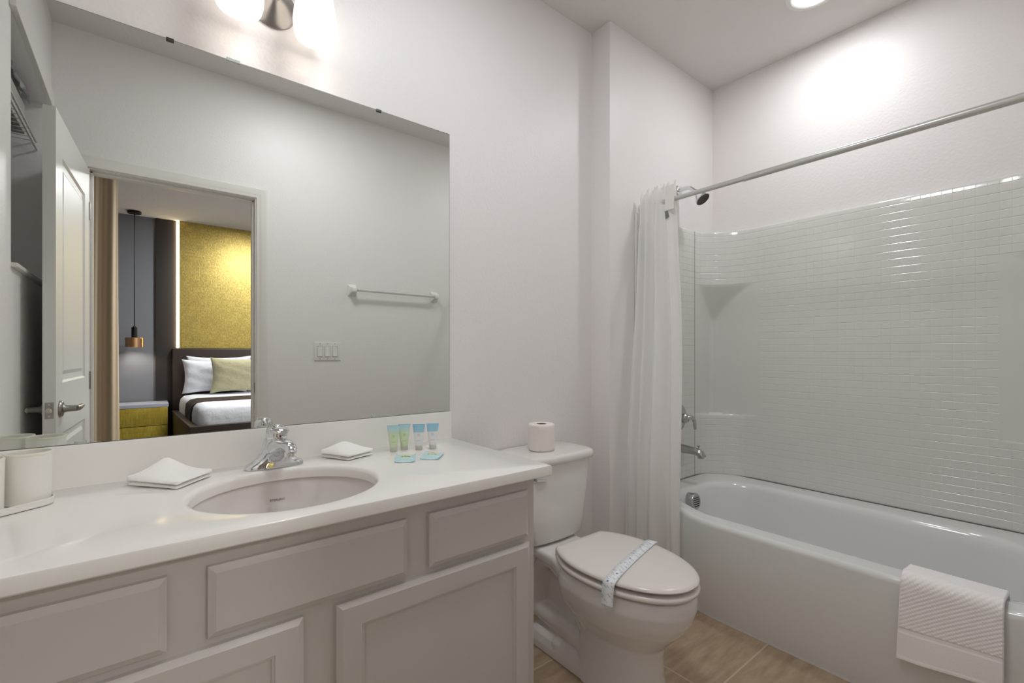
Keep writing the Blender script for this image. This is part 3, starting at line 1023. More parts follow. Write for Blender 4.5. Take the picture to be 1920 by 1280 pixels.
# tank
rings = []
for z, hx, y0, e in ((0.392, 0.128, 1.335, .02), (0.396, 0.138, 1.326, .025), (0.41, 0.148, 1.320, .03), (0.46, 0.160, 1.317, .035), (0.56, 0.174, 1.314, .035), (0.66, 0.187, 1.312, .035), (0.703, 0.191, 1.311, .035)):
    rings.append([Vector((p.x, p.y - 0.014 * (1 - ((p.x - TX) / hx) ** 2) * (1 if p.y < 1.42 else 0), p.z)) for p in rrect(TX - hx, TX + hx, y0, 1.508, e, z, 8, 12, 6)])
part(to, 'tank', G().loft(rings), M['porcelain'], 50)
rings = []
for z, o_ in ((0.700, -0.004), (0.704, 0.001), (0.712, 0.0035), (0.722, 0.0035), (0.730, 0.0), (0.7345, -0.007), (0.736, -0.016)):
    rings.append([Vector((p.x, p.y - 0.016 * (1 - ((p.x - TX) / (0.205 + o_)) ** 2) * (1 if p.y < 1.42 else 0), p.z)) for p in rrect(TX - 0.205 - o_, TX + 0.205 + o_, 1.302 - o_, 1.515, 0.045, z, 8, 14, 6)])
part(to, 'tank_lid', G().loft(rings), M['porcelain'], 50)
part(to, 'flush_lever', G().lathe([(0, 0), (0.011, 0), (0.011, 0.008), (0, 0.009)], (TX - 0.135, 1.312, 0.655), (0, -1, 0), 20).tube([(TX - 0.135, 1.298, 0.655), (TX - 0.085, 1.296, 0.648)], [0.006, 0.0045], 12), M['chrome'])
# seat ring and lid


def lid_egg(hx, yf, yb, z):
    return [Vector((p.x, min(p.y, yb), p.z)) for p in egg(hx, yf, yb + 0.056, z, 1.03, 2.05, 2.1, 96)]


g = G()
so_ = [lid_egg(0.183 - i, 0.742 + i, 1.205 - i * 0.5, z) for i, z in ((0.010, 0.393), (0.003, 0.395), (0.0, 0.401), (0.002, 0.407), (0.009, 0.411))]
si_ = [egg(0.115 + i, 0.815 - i, 1.14 + i, z, 1.02, 2.4, 2.1, 96) for i, z in ((0.004, 0.411), (0.0, 0.407), (0.0, 0.398), (0.004, 0.393))]
g.loft(so_ + si_ + so_[:1], cap0=False, cap1=False)
part(to, 'seat', g, M['seat'], 50)
g = G()
lr = []
for i, z in ((0.020, 0.4215), (0.006, 0.4220), (0.001, 0.4245), (0.0, 0.428), (0.003, 0.4335), (0.010, 0.4370), (0.03, 0.4390), (0.08, 0.4408), (0.14, 0.4412)):
    lr.append(lid_egg(0.180 - i, 0.7445 + i * 1.4, 1.212 - i * 0.9, z))
g.loft(lr)
part(to, 'lid', g, M['seat'], 50)
for sx in (-1, 1):
    part(to, 'hinge', G().box((TX + sx * 0.082 - 0.022, 1.198, 0.3865), (TX + sx * 0.082 + 0.022, 1.232, 0.416), 0.006), M['seat'], 40)
# seat bumpers under seat and lid (keep the two gaps seen in the photo)
for x, y in ((-0.13, 0.95), (0.13, 0.95), (-0.14, 1.1), (0.14, 1.1)):
    part(to, 'bumper', G().lathe([(0.008, 0), (0.008, 0.007)], (TX + x, y, 0.386), (0, 0, 1), 12, True, True), M['seat'])
    part(to, 'bumper', G().lathe([(0.008, 0), (0.008, 0.012)], (TX + x, y, 0.4105), (0, 0, 1), 12, True, True), M['seat'])


def strap_mat():
    m = mat('paper_band_print', (238, 243, 245), 0.5)
    nt = m.node_tree
    b = nt.nodes['Principled BSDF']
    tc = N(nt, 'ShaderNodeTexCoord')
    sep = N(nt, 'ShaderNodeSeparateXYZ')
    nt.links.new(tc.outputs['UV'], sep.inputs[0])          # metres along, metres across
    u, v = sep.outputs[0], sep.outputs[1]
    # diagonal pen strokes in pairs
    q = mth(nt, 'FRACT', mth(nt, 'DIVIDE', mth(nt, 'ADD', u, mth(nt, 'MULTIPLY', v, 0.7)), 0.019))
    s1 = mth(nt, 'LESS_THAN', mth(nt, 'ABSOLUTE', mth(nt, 'SUBTRACT', q, 0.3)), 0.085)
    s2 = mth(nt, 'LESS_THAN', mth(nt, 'ABSOLUTE', mth(nt, 'SUBTRACT', q, 0.65)), 0.085)
    st = mth(nt, 'MAXIMUM', s1, s2)
    n = N(nt, 'ShaderNodeTexNoise')
    n.inputs['Scale'].default_value = 60
    nt.links.new(tc.outputs['UV'], n.inputs['Vector'])
    st = mth(nt, 'MULTIPLY', st, mth(nt, 'GREATER_THAN', n.outputs['Fac'], 0.53))
    vo = N(nt, 'ShaderNodeTexVoronoi')
    vo.inputs['Scale'].default_value = 46
    vo.inputs['Randomness'].default_value = 0.75
    nt.links.new(tc.outputs['UV'], vo.inputs['Vector'])
    dots = mth(nt, 'LESS_THAN', vo.outputs['Distance'], 0.17)
    mx = N(nt, 'ShaderNodeMix', data_type='RGBA')
    nt.links.new(mth(nt, 'MULTIPLY', st, 0.6), mx.inputs[0])
    mx.inputs[6].default_value = lin((238, 243, 245))
    mx.inputs[7].default_value = lin((138, 152, 182))
    m2 = N(nt, 'ShaderNodeMix', data_type='RGBA')
    nt.links.new(mth(nt, 'MULTIPLY', dots, 0.9), m2.inputs[0])
    nt.links.new(mx.outputs[2], m2.inputs[6])
    m2.inputs[7].default_value = lin((96, 116, 164))
    nt.links.new(m2.outputs[2], b.inputs['Base Color'])
    return m


pth = [(1.094, 0.9155, 0.366), (1.096, 0.9155, 0.385), (1.098, 0.916, 0.404), (1.1025, 0.917, 0.424), (1.108, 0.9175, 0.4335), (1.118, 0.919, 0.4385), (1.14, 0.925, 0.4410), (1.20, 0.943, 0.4418), (1.28, 0.965, 0.4422), (1.38, 0.991, 0.4415),
       (1.44, 1.0075, 0.4395), (1.463, 1.0135, 0.4365), (1.474, 1.0165, 0.436)]
pth = [(x, y, z + 0.0022) for x, y, z in pth]
pth = smooth_path(pth, 4)
vs, uv, f = [], [], []
L = 0
wd = Vector((0.25, -0.97, 0)).normalized() * 0.0195
for i, p in enumerate(pth):
    if i:
        L += (p - pth[i - 1]).length
    for j in (-1, 0, 1):
        vs.append(p + wd * j)
        uv.append((L, 0.0195 * (j + 1)))
for i in range(len(pth) - 1):
    for j in range(2):
        a = i * 3 + j
        f.append((a, a + 3, a + 4, a + 1))
o = raw('paper_band', vs, f, strap_mat(), None, 60, None, uv)
sf = o.modifiers.new('thickness', 'SOLIDIFY')
sf.thickness = 0.0003
sf.offset = 1
tag(o, 'white paper sanitary band with blue print across the closed toilet lid', 'paper band')

# toilet roll on the tank
tr_ = thing('toilet_roll', 'white toilet paper roll standing on the toilet tank lid', 'toilet roll', (1.277, 1.410, 0.7362))
rp = [(0.021, 0.0005), (0.050, 0.0005), (0.0535, 0.003), (0.0545, 0.01), (0.0547, 0.05), (0.0545, 0.09), (0.0535, 0.103), (0.051, 0.1062), (0.0475, 0.107), (0.0215, 0.1065), (0.0205, 0.105), (0.0205, 0.002), (0.021, 0.0005)]
G().lathe(rp, (0, 0, 0), (0, 0, 1), 64).build('paper', M['paper'], tr_, 60)
# loose outer sheet end on the left flank
sh = []
for k in range(9):
    a = radians(178 + k * 5)
    r = 0.0548 + 0.0015 * (1 - k / 8)
    sh.append((r * cos(a), r * sin(a)))
G().loft([[Vector((x, y, 0.004)) for x, y in sh] + [Vector((x * 0.99, y * 0.99, 0.004)) for x, y in reversed(sh)], [Vector((x, y, 0.103)) for x, y in sh] + [Vector((x * 0.99, y * 0.99, 0.103)) for x, y in reversed(sh)]]).build('loose_sheet', M['paper'], tr_, 40)
c_ = G().lathe([(0.0204, 0.002), (0.0204, 0.1062), (0.0194, 0.1062), (0.0194, 0.002), (0.0204, 0.002)], (0, 0, 0), (0, 0, 1), 32).build('core', M['card'], tr_, 40)
c_['label'] = 'brown cardboard core'

# water stop valve behind the toilet
wx, wz = 1.31, 0.29
wv = thing('water_valve', 'small chrome water stop valve on the wall behind the toilet', 'valve', (wx, D, wz))
part(wv, 'flange', G().lathe([(0.0, 0.0), (0.026, 0.0), (0.024, 0.004), (0.012, 0.007)], (wx, D - 0.0005, wz), (0, -1, 0), 24), M['chrome'])
part(wv, 'valve_body', G().tube([(wx, D - 0.002, wz), (wx, D - 0.050, wz)], 0.008, 14).tube([(wx, D - 0.020, wz - 0.004), (wx, D - 0.020, wz + 0.024)], 0.008, 14), M['chrome'])
part(wv, 'knob', G().lathe([(0.0, 0), (0.014, 0), (0.016, 0.005), (0.014, 0.012), (0, 0.013)], (wx, D - 0.048, wz), (0, -1, 0), 16), M['chrome_soft'])
part(wv, 'hose', G().tube([(wx, D - 0.020, wz + 0.02), (wx, D - 0.020, 0.390)], 0.005, 10), M['chrome_soft'])

# ------------------------------------------------------------------ bathtub
TF, TB_, TY0, TY1 = 1.896, 2.622, -0.045, 1.405


def rimz(x, y):
    k = max(sstep(2.05, 2.34, x), sstep(1.08, 1.30, y), sstep(0.0, 1.0, (0.16 - y) / 0.2))
    return 0.407 + 0.040 * k


tb = thing('bathtub', 'white acrylic bathtub with plain apron along the right wall', 'bathtub', (2.26, 0.68, 0))
def ou(i, z):
    P_ = rrect(TF + i, TB_ - i, TY0 + i, TY1 - i, 0.012, z, 6, 18, 60)
    return [Vector((p.x + (0.020 * sstep(0.98, 1.20, p.y) if p.x < 2.0 else 0), p.y, p.z)) for p in P_]



inn = lambda i, z: rrect(1.990 + i, 2.492 - i, 0.085 + i * 1.2, 1.286 - i, max(0.02, 0.205 - i * 0.6), z, 6, 18, 60, max(0.02, 0.085 - i * 0.4))
rings = [ou(0.006, 0.0), ou(0.006, 0.012), ou(0.0, 0.03), ou(0.0, lambda x, y: rimz(x, y) - 0.022), ou(0.002, lambda x, y: rimz(x, y) - 0.012), ou(0.008, lambda x, y: rimz(x, y) - 0.004), ou(0.014, lambda x, y: rimz(x, y) - 0.0006), ou(0.020, lambda x, y: rimz(x, y)),
         inn(-0.020, lambda x, y: rimz(x, y)),          inn(-0.008, lambda x, y: rimz(x, y)), inn(0.004, lambda x, y: rimz(x, y) - 0.003), inn(0.013, lambda x, y: rimz(x, y) - 0.011), inn(0.019, lambda x, y: rimz(x, y) - 0.026), inn(0.026, lambda x, y: rimz(x, y) - 0.06),
         inn(0.050, 0.22), inn(0.072, 0.13), inn(0.095, 0.092), inn(0.125, 0.075), inn(0.17, 0.070)]
part(tb, 'shell', G().loft(rings, cap0=True, cap1=True), M['acryl'], 45)
ov = (2.147, 1.2465, 0.394)
g = G().lathe([(0.0, -0.03), (0.039, -0.03), (0.0405, -0.028), (0.0405, 0.014), (0.0375, 0.019), (0.0, 0.0195)], ov, (0, -1, 0.10), 40)
op = part(tb, 'overflow_plate', g, M['chrome_soft'], 40, 'round satin chrome overflow plate')
g = G()
for k in range(5):
    z = -0.020 + k * 0.010
    hw = math.sqrt(0.029 ** 2 - z ** 2)
    g.box((ov[0] - hw, ov[1] - 0.0204 - 0.001 + z * 0.1, ov[2] + z - 0.0016), (ov[0] + hw, ov[1] - 0.0190 + z * 0.1, ov[2] + z + 0.0016))
subpart(op, 'slots', g, M['dark'], 0, label='dark drain slots')
part(tb, 'drain', G().lathe([(0.0, 0.002), (0.02, 0.004), (0.03, 0.003), (0.033, 0.0), (0.033, -0.002)], (2.24, 1.02, 0.071), (0, 0, 1), 32), M['chrome_soft'])

# ------------------------------------------------------------------ tub surround with corner shelves
SU0, SU1 = 0.4475, 1.822
YA, YB2, XF, XI = 1.400, -0.038, 1.905, 2.622           # end panels, back panel plane
AX, AY = 0.192, 0.270                                     # plan size of the curved corners
cols = []                                                # (front point, recess point, flag recess, arclength)
na = 26


def seg(p, q, k):
    return [(p[0] + (q[0] - p[0]) * i / k, p[1] + (q[1] - p[1]) * i / k) for i in range(k)]


def corner(x0, y0, sgn):
    """front arc and the recessed small-radius corner, both from the end panel to the back panel"""
    A_, R_ = [], []
    rr = 0.022
    l1, l2 = AX - rr, AY - rr
    la = rr * pi / 2
    tot = l1 + la + l2
    for i in range(na + 1):
        t_ = i / na
        a = t_ * pi / 2
        A_.append((x0 + AX * sin(a), y0 - sgn * (AY * (1 - cos(a)))))
        d = t_ * tot
        if d < l1:
            R_.append((x0 + d, y0))
        elif d < l1 + la:
            b = (d - l1) / rr
            R_.append((x0 + l1 + rr * sin(b), y0 - sgn * rr * (1 - cos(b))))
        else:
            R_.append((x0 + AX, y0 - sgn * (rr + d - l1 - la)))
    return A_, R_


CX0 = XI - AX
pts = [(p, p, 0) for p in seg((XF, YA), (CX0, YA), 10)]
A_, R_ = corner(CX0, YA, 1)
pts += [(a, r, 1) for a, r in zip(A_, R_)]
pts += [(p, p, 0) for p in seg((XI, YA - AY), (XI, YB2 + AY), 30)[1:]]
A2, R2 = corner(CX0, YB2, -1)
pts += [(a, r, 1) for a, r in zip(reversed(A2), reversed(R2))]
pts += [(p, p, 0) for p in seg((CX0, YB2), (XF, YB2), 10)[1:]] + [((XF, YB2), (XF, YB2), 0)]
arc = [0.0]
for i in range(1, len(pts)):
    a, b = pts[i - 1][0], pts[i][0]
    arc.append(arc[-1] + math.hypot(a[0] - b[0], a[1] - b[1]))
SHT, SHB = 1.518, 0.788


def krec(z):
    if z >= SHT:
        return 0.0
    if z <= SHB - 0.004:
        return 0.0
    kt = sstep(0, 1, min(1, (SHT - z) / 0.165)) if z > SHT - 0.165 else 1.0
    kt = min(1.0, (SHT - z) / 0.165)
    return kt


zr = []
z = SU0
zs_ = [SU0 + (SHB - 0.012 - SU0) * i / 10 for i in range(11)] + [SHB - 0.006, SHB - 0.001, SHB + 0.0005]
kk = [0.0] * 11 + [0.02, 0.10, 0.985]
zs_ += [SHB + 0.008, SHB + 0.03]
kk += [1.0, 1.0]
TAPER = 0.20
for i in range(1, 9):
    zs_.append(SHB + 0.03 + (SHT - TAPER - SHB - 0.03) * i / 8)
    kk.append(1.0)
for i in range(1, 17):
    zs_.append(SHT - TAPER + TAPER * i / 16 - (0.001 if i == 16 else 0))
    kk.append(0.5)
zs_ += [SHT + 0.006]
kk += [0.0]
for i in range(1, 8):
    zs_.append(SHT + 0.006 + (SU1 - 0.012 - SHT - 0.006) * i / 7)
    kk.append(0.0)
back = []
vs, uv, f, mi_ = [], [], [], []


def outward(i):
    a, b = pts[max(i - 1, 0)][0], pts[min(i + 1, len(pts) - 1)][0]
    d = Vector((b[0] - a[0], b[1] - a[1])).normalized()
    return Vector((-d.y, d.x))        # away from the tub, into the wall


dmax = max(math.hypot(p[0] - r[0], p[1] - r[1]) for p, r, fl in pts)
for zi, (z, k0_) in enumerate(zip(zs_, kk)):
    for i, (p, r, fl) in enumerate(pts):
        k = k0_
        if SHT - TAPER < z < SHT:
            dd_ = math.hypot(p[0] - r[0], p[1] - r[1])
            k = min(1.0, (SHT - z) * dmax / TAPER / dd_) if dd_ > 1e-6 else 1.0
        vs.append((p[0] + (r[0] - p[0]) * k, p[1] + (r[1] - p[1]) * k, z))
        uv.append((arc[i], z))
for (o_, z) in ((0.0015, SU1 - 0.005), (0.0045, SU1 - 0.001), (0.009, SU1), (0.02, SU1)):
    for i, (p, r, fl) in enumerate(pts):
        q = outward(i) * o_
        x, y = p[0] + q.x, p[1] + q.y
        x, y = min(x, XB - 0.0005), max(min(y, YJ - 0.0005), -0.0495)
        if o_ == 0.02 and fl:
            # fill the top of the curved corner back to the walls
            x, y = min(r[0] + 0.02, XB - 0.0005), (min(r[1] + 0.01, YJ - 0.0005) if p[1] > 0.6 else max(r[1] - 0.01, -0.0495))
        vs.append((x, y, z))
        uv.append((arc[i], SU1 - 0.008))
nc = len(pts)
nr = len(zs_) + 4
for a in range(nr - 1):
    for i in range(nc - 1):
        f.append((a * nc + i, a * nc + i + 1, (a + 1) * nc + i + 1, (a + 1) * nc + i))
        plain = a >= len(zs_) - 1
        if a < len(zs_) - 1:
            zm = (zs_[a] + zs_[a + 1]) / 2
            if pts[i][2] and pts[i + 1][2] and SHB - 0.006 < zm < SHT:
                plain = True
        mi_.append(1 if plain else 0)
su = thing('tub_surround', 'white moulded tub surround with mosaic pattern and corner shelves above the bathtub', 'tub surround', (XI, 0.68, SU0))
o = raw('wall_panel', vs, f, [M['tile'], M['tile_plain']], None, 40, mi_, uv)
under(o, su)
for y0_, y1_ in ((YA - 0.003, YJ - 0.0005), (-0.0495, YB2 + 0.003)):
    part(su, 'edge_flange', G().box((XF - 0.012, y0_, SU0), (XF + 0.012, y1_, SU1), 0.004), M['tile_plain'], 40)
part(su, 'seam', G().box((CX0 - 0.0012, YA - 0.0008, SU0), (CX0 + 0.0012, YA + 0.003, SU1 - 0.006)), M['gap_shade_screw'], 0, 'dark vertical panel seam')

# ------------------------------------------------------------------ shower fittings
shx = 2.275
sh = thing('overhead_shower', 'chrome shower head on a bent arm above the tub surround', 'shower head', (shx, YJ, 2.012))
part(sh, 'flange', G().lathe([(0.0, 0), (0.030, 0), (0.030, 0.004), (0.024, 0.011), (0.012, 0.014), (0.0, 0.014)], (shx, YJ - 0.0005, 2.012), (0, -1, 0), 32), M['chrome'])
part(sh, 'arm', G().tube(smooth_path([(shx, YJ - 0.008, 2.012), (shx, YJ - 0.045, 2.016), (shx, YJ - 0.075, 2.008), (shx, YJ - 0.105, 1.982)], 6), 0.0105, 16), M['chrome'])
dv = Vector((0, -0.62, -0.78)).normalized()
q0 = Vector((shx, YJ - 0.105, 1.982))
g = G().lathe([(0.0, -0.004), (0.014, -0.004), (0.015, 0.010), (0.0125, 0.016), (0.020, 0.030), (0.036, 0.058), (0.0375, 0.064), (0.036, 0.067)], q0, dv, 32)
hd = part(sh, 'head', g, M['chrome'])
subpart(hd, 'spray_face', G().lathe([(0.036, 0.0668), (0.034, 0.0655), (0.0, 0.0655)], q0, dv, 32), M['grille'], label='dark spray face')

vx, vz = 2.262, 0.785
va = thing('shower_valve', 'round chrome shower valve with lever on the tub end wall', 'valve', (vx, YA, vz))
part(va, 'escutcheon', G().lathe([(0.0, 0.001), (0.075, 0.001), (0.074, 0.004), (0.060, 0.011), (0.030, 0.018), (0.024, 0.022), (0.022, 0.045), (0.0, 0.046)], (vx, YA, vz), (0, -1, 0), 48), M['chrome_soft'])
part(va, 'lever', G().lathe([(0.0, 0.03), (0.024, 0.03), (0.025, 0.048), (0.020, 0.056), (0.0, 0.058)], (vx, YA, vz), (0, -1, 0), 28).tube(smooth_path([(vx, YA - 0.045, vz), (vx + 0.028, YA - 0.062, vz + 0.004), (vx + 0.048, YA - 0.066, vz - 0.018), (vx + 0.054, YA - 0.068, vz - 0.062)], 6), [0.012] * 7 + [0.010] * 6 + [0.008] * 5 + [0.006], 14), M['chrome_soft'])

sx_, sz_ = 2.262, 0.622
sp = thing('tub_spout', 'chrome tub spout with diverter knob below the shower valve', 'spout', (sx_, YA, sz_))
rings = []
for y, z, rx, rz in ((0.001, 0.0, 0.027, 0.027), (0.008, 0.0, 0.0275, 0.0275), (0.012, 0.0, 0.0245, 0.024), (0.05, -0.001, 0.0235, 0.022), (0.095, -0.003, 0.0225, 0.020), (0.12, -0.007, 0.022, 0.0195), (0.138, -0.014, 0.0205, 0.018), (0.148, -0.026, 0.018, 0.012)):
    rings.append([Vector((sx_ + rx * cos(2 * pi * k / 28), YA - y - (0.012 * max(0, -sin(2 * pi * k / 28)) * -1 if y > 0.13 else 0), sz_ + z + rz * sin(2 * pi * k / 28))) for k in range(28)])
part(sp, 'spout_body', G().loft(rings), M['chrome_soft'], 60)
part(sp, 'outlet', G().lathe([(0.015, 0.0), (0.017, 0.012), (0.0175, 0.022)], (sx_, YA - 0.130, sz_ - 0.036), (0, 0, 1), 24, True, False), M['chrome_soft'])
part(sp, 'diverter_knob', G().lathe([(0.003, 0.0), (0.003, 0.012), (0.008, 0.016), (0.008, 0.019), (0.0, 0.020)], (sx_, YA - 0.118, sz_ + 0.010), (0, 0, 1), 18), M['chrome_soft'])

# ------------------------------------------------------------------ shower rod and curtain
RX, RZ = 1.95, 1.856
rd = thing('shower_rod', 'straight grey metal shower rod across the tub opening', 'curtain rod', (RX, 0.68, RZ))
part(rd, 'inner_rod', G().tube([(RX, YJ - 0.006, RZ), (RX, 0.90, RZ)], 0.0108, 20), M['rod'])
part(rd, 'outer_rod', G().tube([(RX, 0.905, RZ), (RX, -0.044, RZ)], 0.0128, 20), M['rod'])
for y, s in ((YJ - 0.0005, -1), (-0.0495, 1)):
    part(rd, 'end_cap', G().lathe([(0.0, 0), (0.024, 0), (0.023, 0.008), (0.015, 0.024), (0.0, 0.024)], (RX, y, RZ), (0, s, 0), 24), M['plastic'])

cu = thing('shower_curtain', 'white fabric shower curtain bunched at the left end of the rod', 'curtain', (RX, 1.30, 0.1))
random.seed(11)
ns, nz = 150, 60
zt_, zb_ = 1.918, 0.105
vs, uv, f = [], [], []
for a in range(nz + 1):
    t_ = a / nz
    z = zt_ + (zb_ - zt_) * t_
    spread = 0.25 * t_ + 0.75 * sstep(0.0, 0.8, t_)
    for i in range(ns + 1):
        s = i / ns
        ya = 1.400 + (1.380 - 1.400) * spread
        yb = 1.222 + (1.130 - 1.222) * (spread * 0.85 + 0.15 * t_)
        xa = 1.913 + (1.776 - 1.913) * spread
        xb = 1.956 + (1.862 - 1.956) * sstep(0.25, 0.85, t_)
        ph = 2 * pi * (4.6 * s + 0.35 * sin(3.3 * s + 0.4) + 0.15 * t_ * sin(6 * s))
        amp = (0.020 + 0.006 * sin(5 * s)) * (1 - 0.30 * t_) * min(1, 0.35 + 4 * t_ if t_ < 0.1 else 1)
        off = amp * (sin(ph) + 0.30 * sin(2.1 * ph + 1.3) * (1 - 0.6 * t_))
        off += 0.012 * t_ * sin(3 * pi * s + 1.0)
        x = xa + (xb - xa) * s + off * 0.85
        y = ya + (yb - ya) * s + 0.010 * sin(ph * 0.5 + 0.7) * t_
        # deep fold between the two hanging panels near the bottom
        gap = math.exp(-((s - 0.63) / 0.035) ** 2) * sstep(0.62, 0.95, t_)
        x += 0.03 * gap
        zz = z - (0.010 * sin(2 * ph + 0.5) * (1 - t_) ** 8 - 0.02 * s * (1 - t_) ** 4 + 0.035 * max(0, 0.22 - s) / 0.22 * (1 - t_) ** 3)
        y = min(y, 1.395)
        if zz < 0.5:
            x = min(x, TF - 0.008)
        vs.append((x, y, zz))
for a in range(nz):
    for i in range(ns):
        q = a * (ns + 1) + i
        f.append((q, q + 1, q + ns + 2, q + ns + 1))
o = raw('cloth', vs, f, M['shower_cloth'], None, 80)
sf = o.modifiers.new('thickness', 'SOLIDIFY')
sf.thickness = 0.0012
under(o, cu)
# stiff header flap folded over the rod at the leading edge
part(cu, 'header_flap', G().box((RX - 0.022, 1.215, RZ - 0.052), (RX - 0.018, 1.262, RZ + 0.062), 0.001), mat('header_cloth', (236, 234, 230), 0.7), 30)
o = part(cu, 'magnet_tab', G().add([(RX - 0.0235, 1.262, RZ - 0.055), (RX - 0.0235, 1.247, RZ - 0.055), (RX - 0.0235, 1.240, RZ - 0.085), (RX - 0.0235, 1.258, RZ - 0.092),
                                    (RX - 0.0205, 1.262, RZ - 0.055), (RX - 0.0205, 1.247, RZ - 0.055), (RX - 0.0205, 1.240, RZ - 0.085), (RX - 0.0205, 1.258, RZ - 0.092)],
                                   [(0, 1, 2, 3), (4, 5, 6, 7), (0, 1, 5, 4), (1, 2, 6, 5), (2, 3, 7, 6), (3, 0, 4, 7)]), mat('grey_tab', (120, 119, 117), 0.5), 0, 'small grey tab')

# ------------------------------------------------------------------ hand towel over the tub rim
prof = smooth_path([(1.884, 0, 0.165), (1.8835, 0, 0.24), (1.8845, 0, 0.32), (1.885, 0, 0.38), (1.887, 0, 0.407), (1.896, 0, 0.421), (1.915, 0, 0.4255), (1.945, 0, 0.4215), (1.972, 0, 0.4190), (1.999, 0, 0.4165), (2.022, 0, 0.400), (2.034, 0, 0.36), (2.043, 0, 0.31)], 14)
lens_ = [0.0]
for i in range(1, len(prof)):
    lens_.append(lens_[-1] + (prof[i] - prof[i - 1]).length)
# resample finely
npf = 190
ps = []
for k in range(npf + 1):
    d = lens_[-1] * k / npf
    j = max(i for i in range(len(lens_)) if lens_[i] <= d + 1e-9)
    j = min(j, len(prof) - 2)
    tt = (d - lens_[j]) / max(1e-9, lens_[j + 1] - lens_[j])
    ps.append((prof[j].lerp(prof[j + 1], tt), d))
nyt = 110
yl, yr = 0.383, 0.156
vs, vs2, f = [], [], []
for k, (p, d) in enumerate(ps):
    tg = (ps[min(k + 1, npf)][0] - ps[max(k - 1, 0)][0]).normalized()
    nrm = Vector((-tg.z, 0, tg.x))          # outward from the tub (left / up)
    for j in range(nyt + 1):
        s = j / nyt
        y = yl + (yr - yl) * s
        band0, band1 = 0.086, 0.101
        dd = d
        if dd > band1:
            bump = 0.0027 * (abs(sin(pi * (dd * 1.25 + y) / 0.0165)) ** 0.9) * (0.62 + 0.38 * cos(2 * pi * (dd - 1.1 * y) / 0.0105))
        elif dd > band0:
            bump = -0.0012
        elif dd < 0.008:
            bump = 0.0014
        else:
            bump = 0.0003
        zoff = 0.026 * s * max(0.0, 1 - d / 0.25)      # hem rises towards the far right
        skew = 0.010 * (1 - s) * max(0, 1 - d / 0.22)
        wav = 0.003 * sin(7 * s + 5 * d) * max(0, 1 - d / 0.25)
        q = Vector((p.x - wav - 0.004 * abs(sin(pi * s)) * max(0, 1 - d / 0.2), y + skew, p.z + zoff))
        vs.append(q + nrm * (0.0105 + bump) * (1 if 0 < j < nyt else 0.55))
        vs2.append(q + nrm * 0.0008)
m_ = nyt + 1
t_ = len(vs)
for k in range(npf):
    for j in range(nyt):
        a = k * m_ + j
        f.append((a, a + 1, a + m_ + 1, a + m_))
        f.append((t_ + a, t_ + a + m_, t_ + a + m_ + 1, t_ + a + 1))
bd = [k * m_ for k in range(npf)] + [npf * m_ + j for j in range(nyt)] + [k * m_ + nyt for k in range(npf, 0, -1)] + [j for j in range(nyt, 0, -1)]
for k in range(len(bd)):
    a, b = bd[k], bd[(k + 1) % len(bd)]
    f.append((a, b, b + t_, a + t_))
tag(raw('hand_towel', vs + vs2, f, M['towel'], None, 75), 'white ribbed cotton towel folded over the bathtub rim', 'towel')

# ------------------------------------------------------------------ things on the doorway wall (seen in the mirror)
tbx0, tbx1, tbz = 1.074, 1.679, 1.545
tbar = thing('towel_bar', 'white ceramic towel bar on the wall seen in the mirror', 'towel bar', ((tbx0 + tbx1) / 2, 0, tbz))
for x in (tbx0, tbx1):
    rings = [[Vector((x + (p.x - 0), d, tbz + p.y)) for p in rrect(-hw, hw, -hh, hh, 0.006, 0, 5, 3, 3)] for hw, hh, d in ((0.030, 0.038, 0.0005), (0.029, 0.037, 0.006), (0.021, 0.027, 0.014), (0.016, 0.019, 0.026), (0.0165, 0.018, 0.046), (0.014, 0.0155, 0.0535), (0.010, 0.012, 0.056))]
    part(tbar, 'bracket', G().loft(rings), M['plastic'], 40)
part(tbar, 'bar', G().tube([(tbx0 + 0.012, 0.043, tbz), (tbx1 - 0.012, 0.043, tbz)], 0.0095, 20), mat('clear_acrylic_bar', (232, 232, 230), 0.08, trans=0.35), 40)

lsx, lsz = 0.9165, 1.143
ls = thing('light_switch', 'white triple rocker light switch on the wall seen in the mirror', 'light switch', (lsx, 0, lsz))
part(ls, 'plate', G().box((lsx - 0.081, 0.0, lsz - 0.057), (lsx + 0.081, 0.006, lsz + 0.057), 0.003), M['plastic'], 40)
for k in (-1, 0, 1):
    x = lsx + k * 0.046
    fr_ = part(ls, 'rocker', G().add([(x - 0.0155, 0.0062, lsz - 0.032), (x + 0.0155, 0.0062, lsz - 0.032), (x + 0.0155, 0.0062, lsz + 0.032), (x - 0.0155, 0.0062, lsz + 0.032),
                                      (x - 0.0150, 0.0105, lsz - 0.0315), (x + 0.0150, 0.0105, lsz - 0.0315), (x + 0.0150, 0.0068, lsz + 0.0315), (x - 0.0150, 0.0068, lsz + 0.0315), (x - 0.0150, 0.0080, lsz), (x + 0.0150, 0.0080, lsz)],
                                     [(0, 1, 5, 4), (1, 2, 6, 9, 5), (2, 3, 7, 6), (3, 0, 4, 8, 7), (4, 5, 9, 8), (8, 9, 6, 7), (0, 3, 2, 1)]), M['plastic'], 0)
    for z in (-0.0485, 0.0485):
        part(ls, 'screw', G().lathe([(0.0026, 0), (0.0024, 0.001), (0, 0.0011)], (x, 0.006, lsz + z), (0, 1, 0), 12), M['gap_shade_screw'], 30)
g = G()
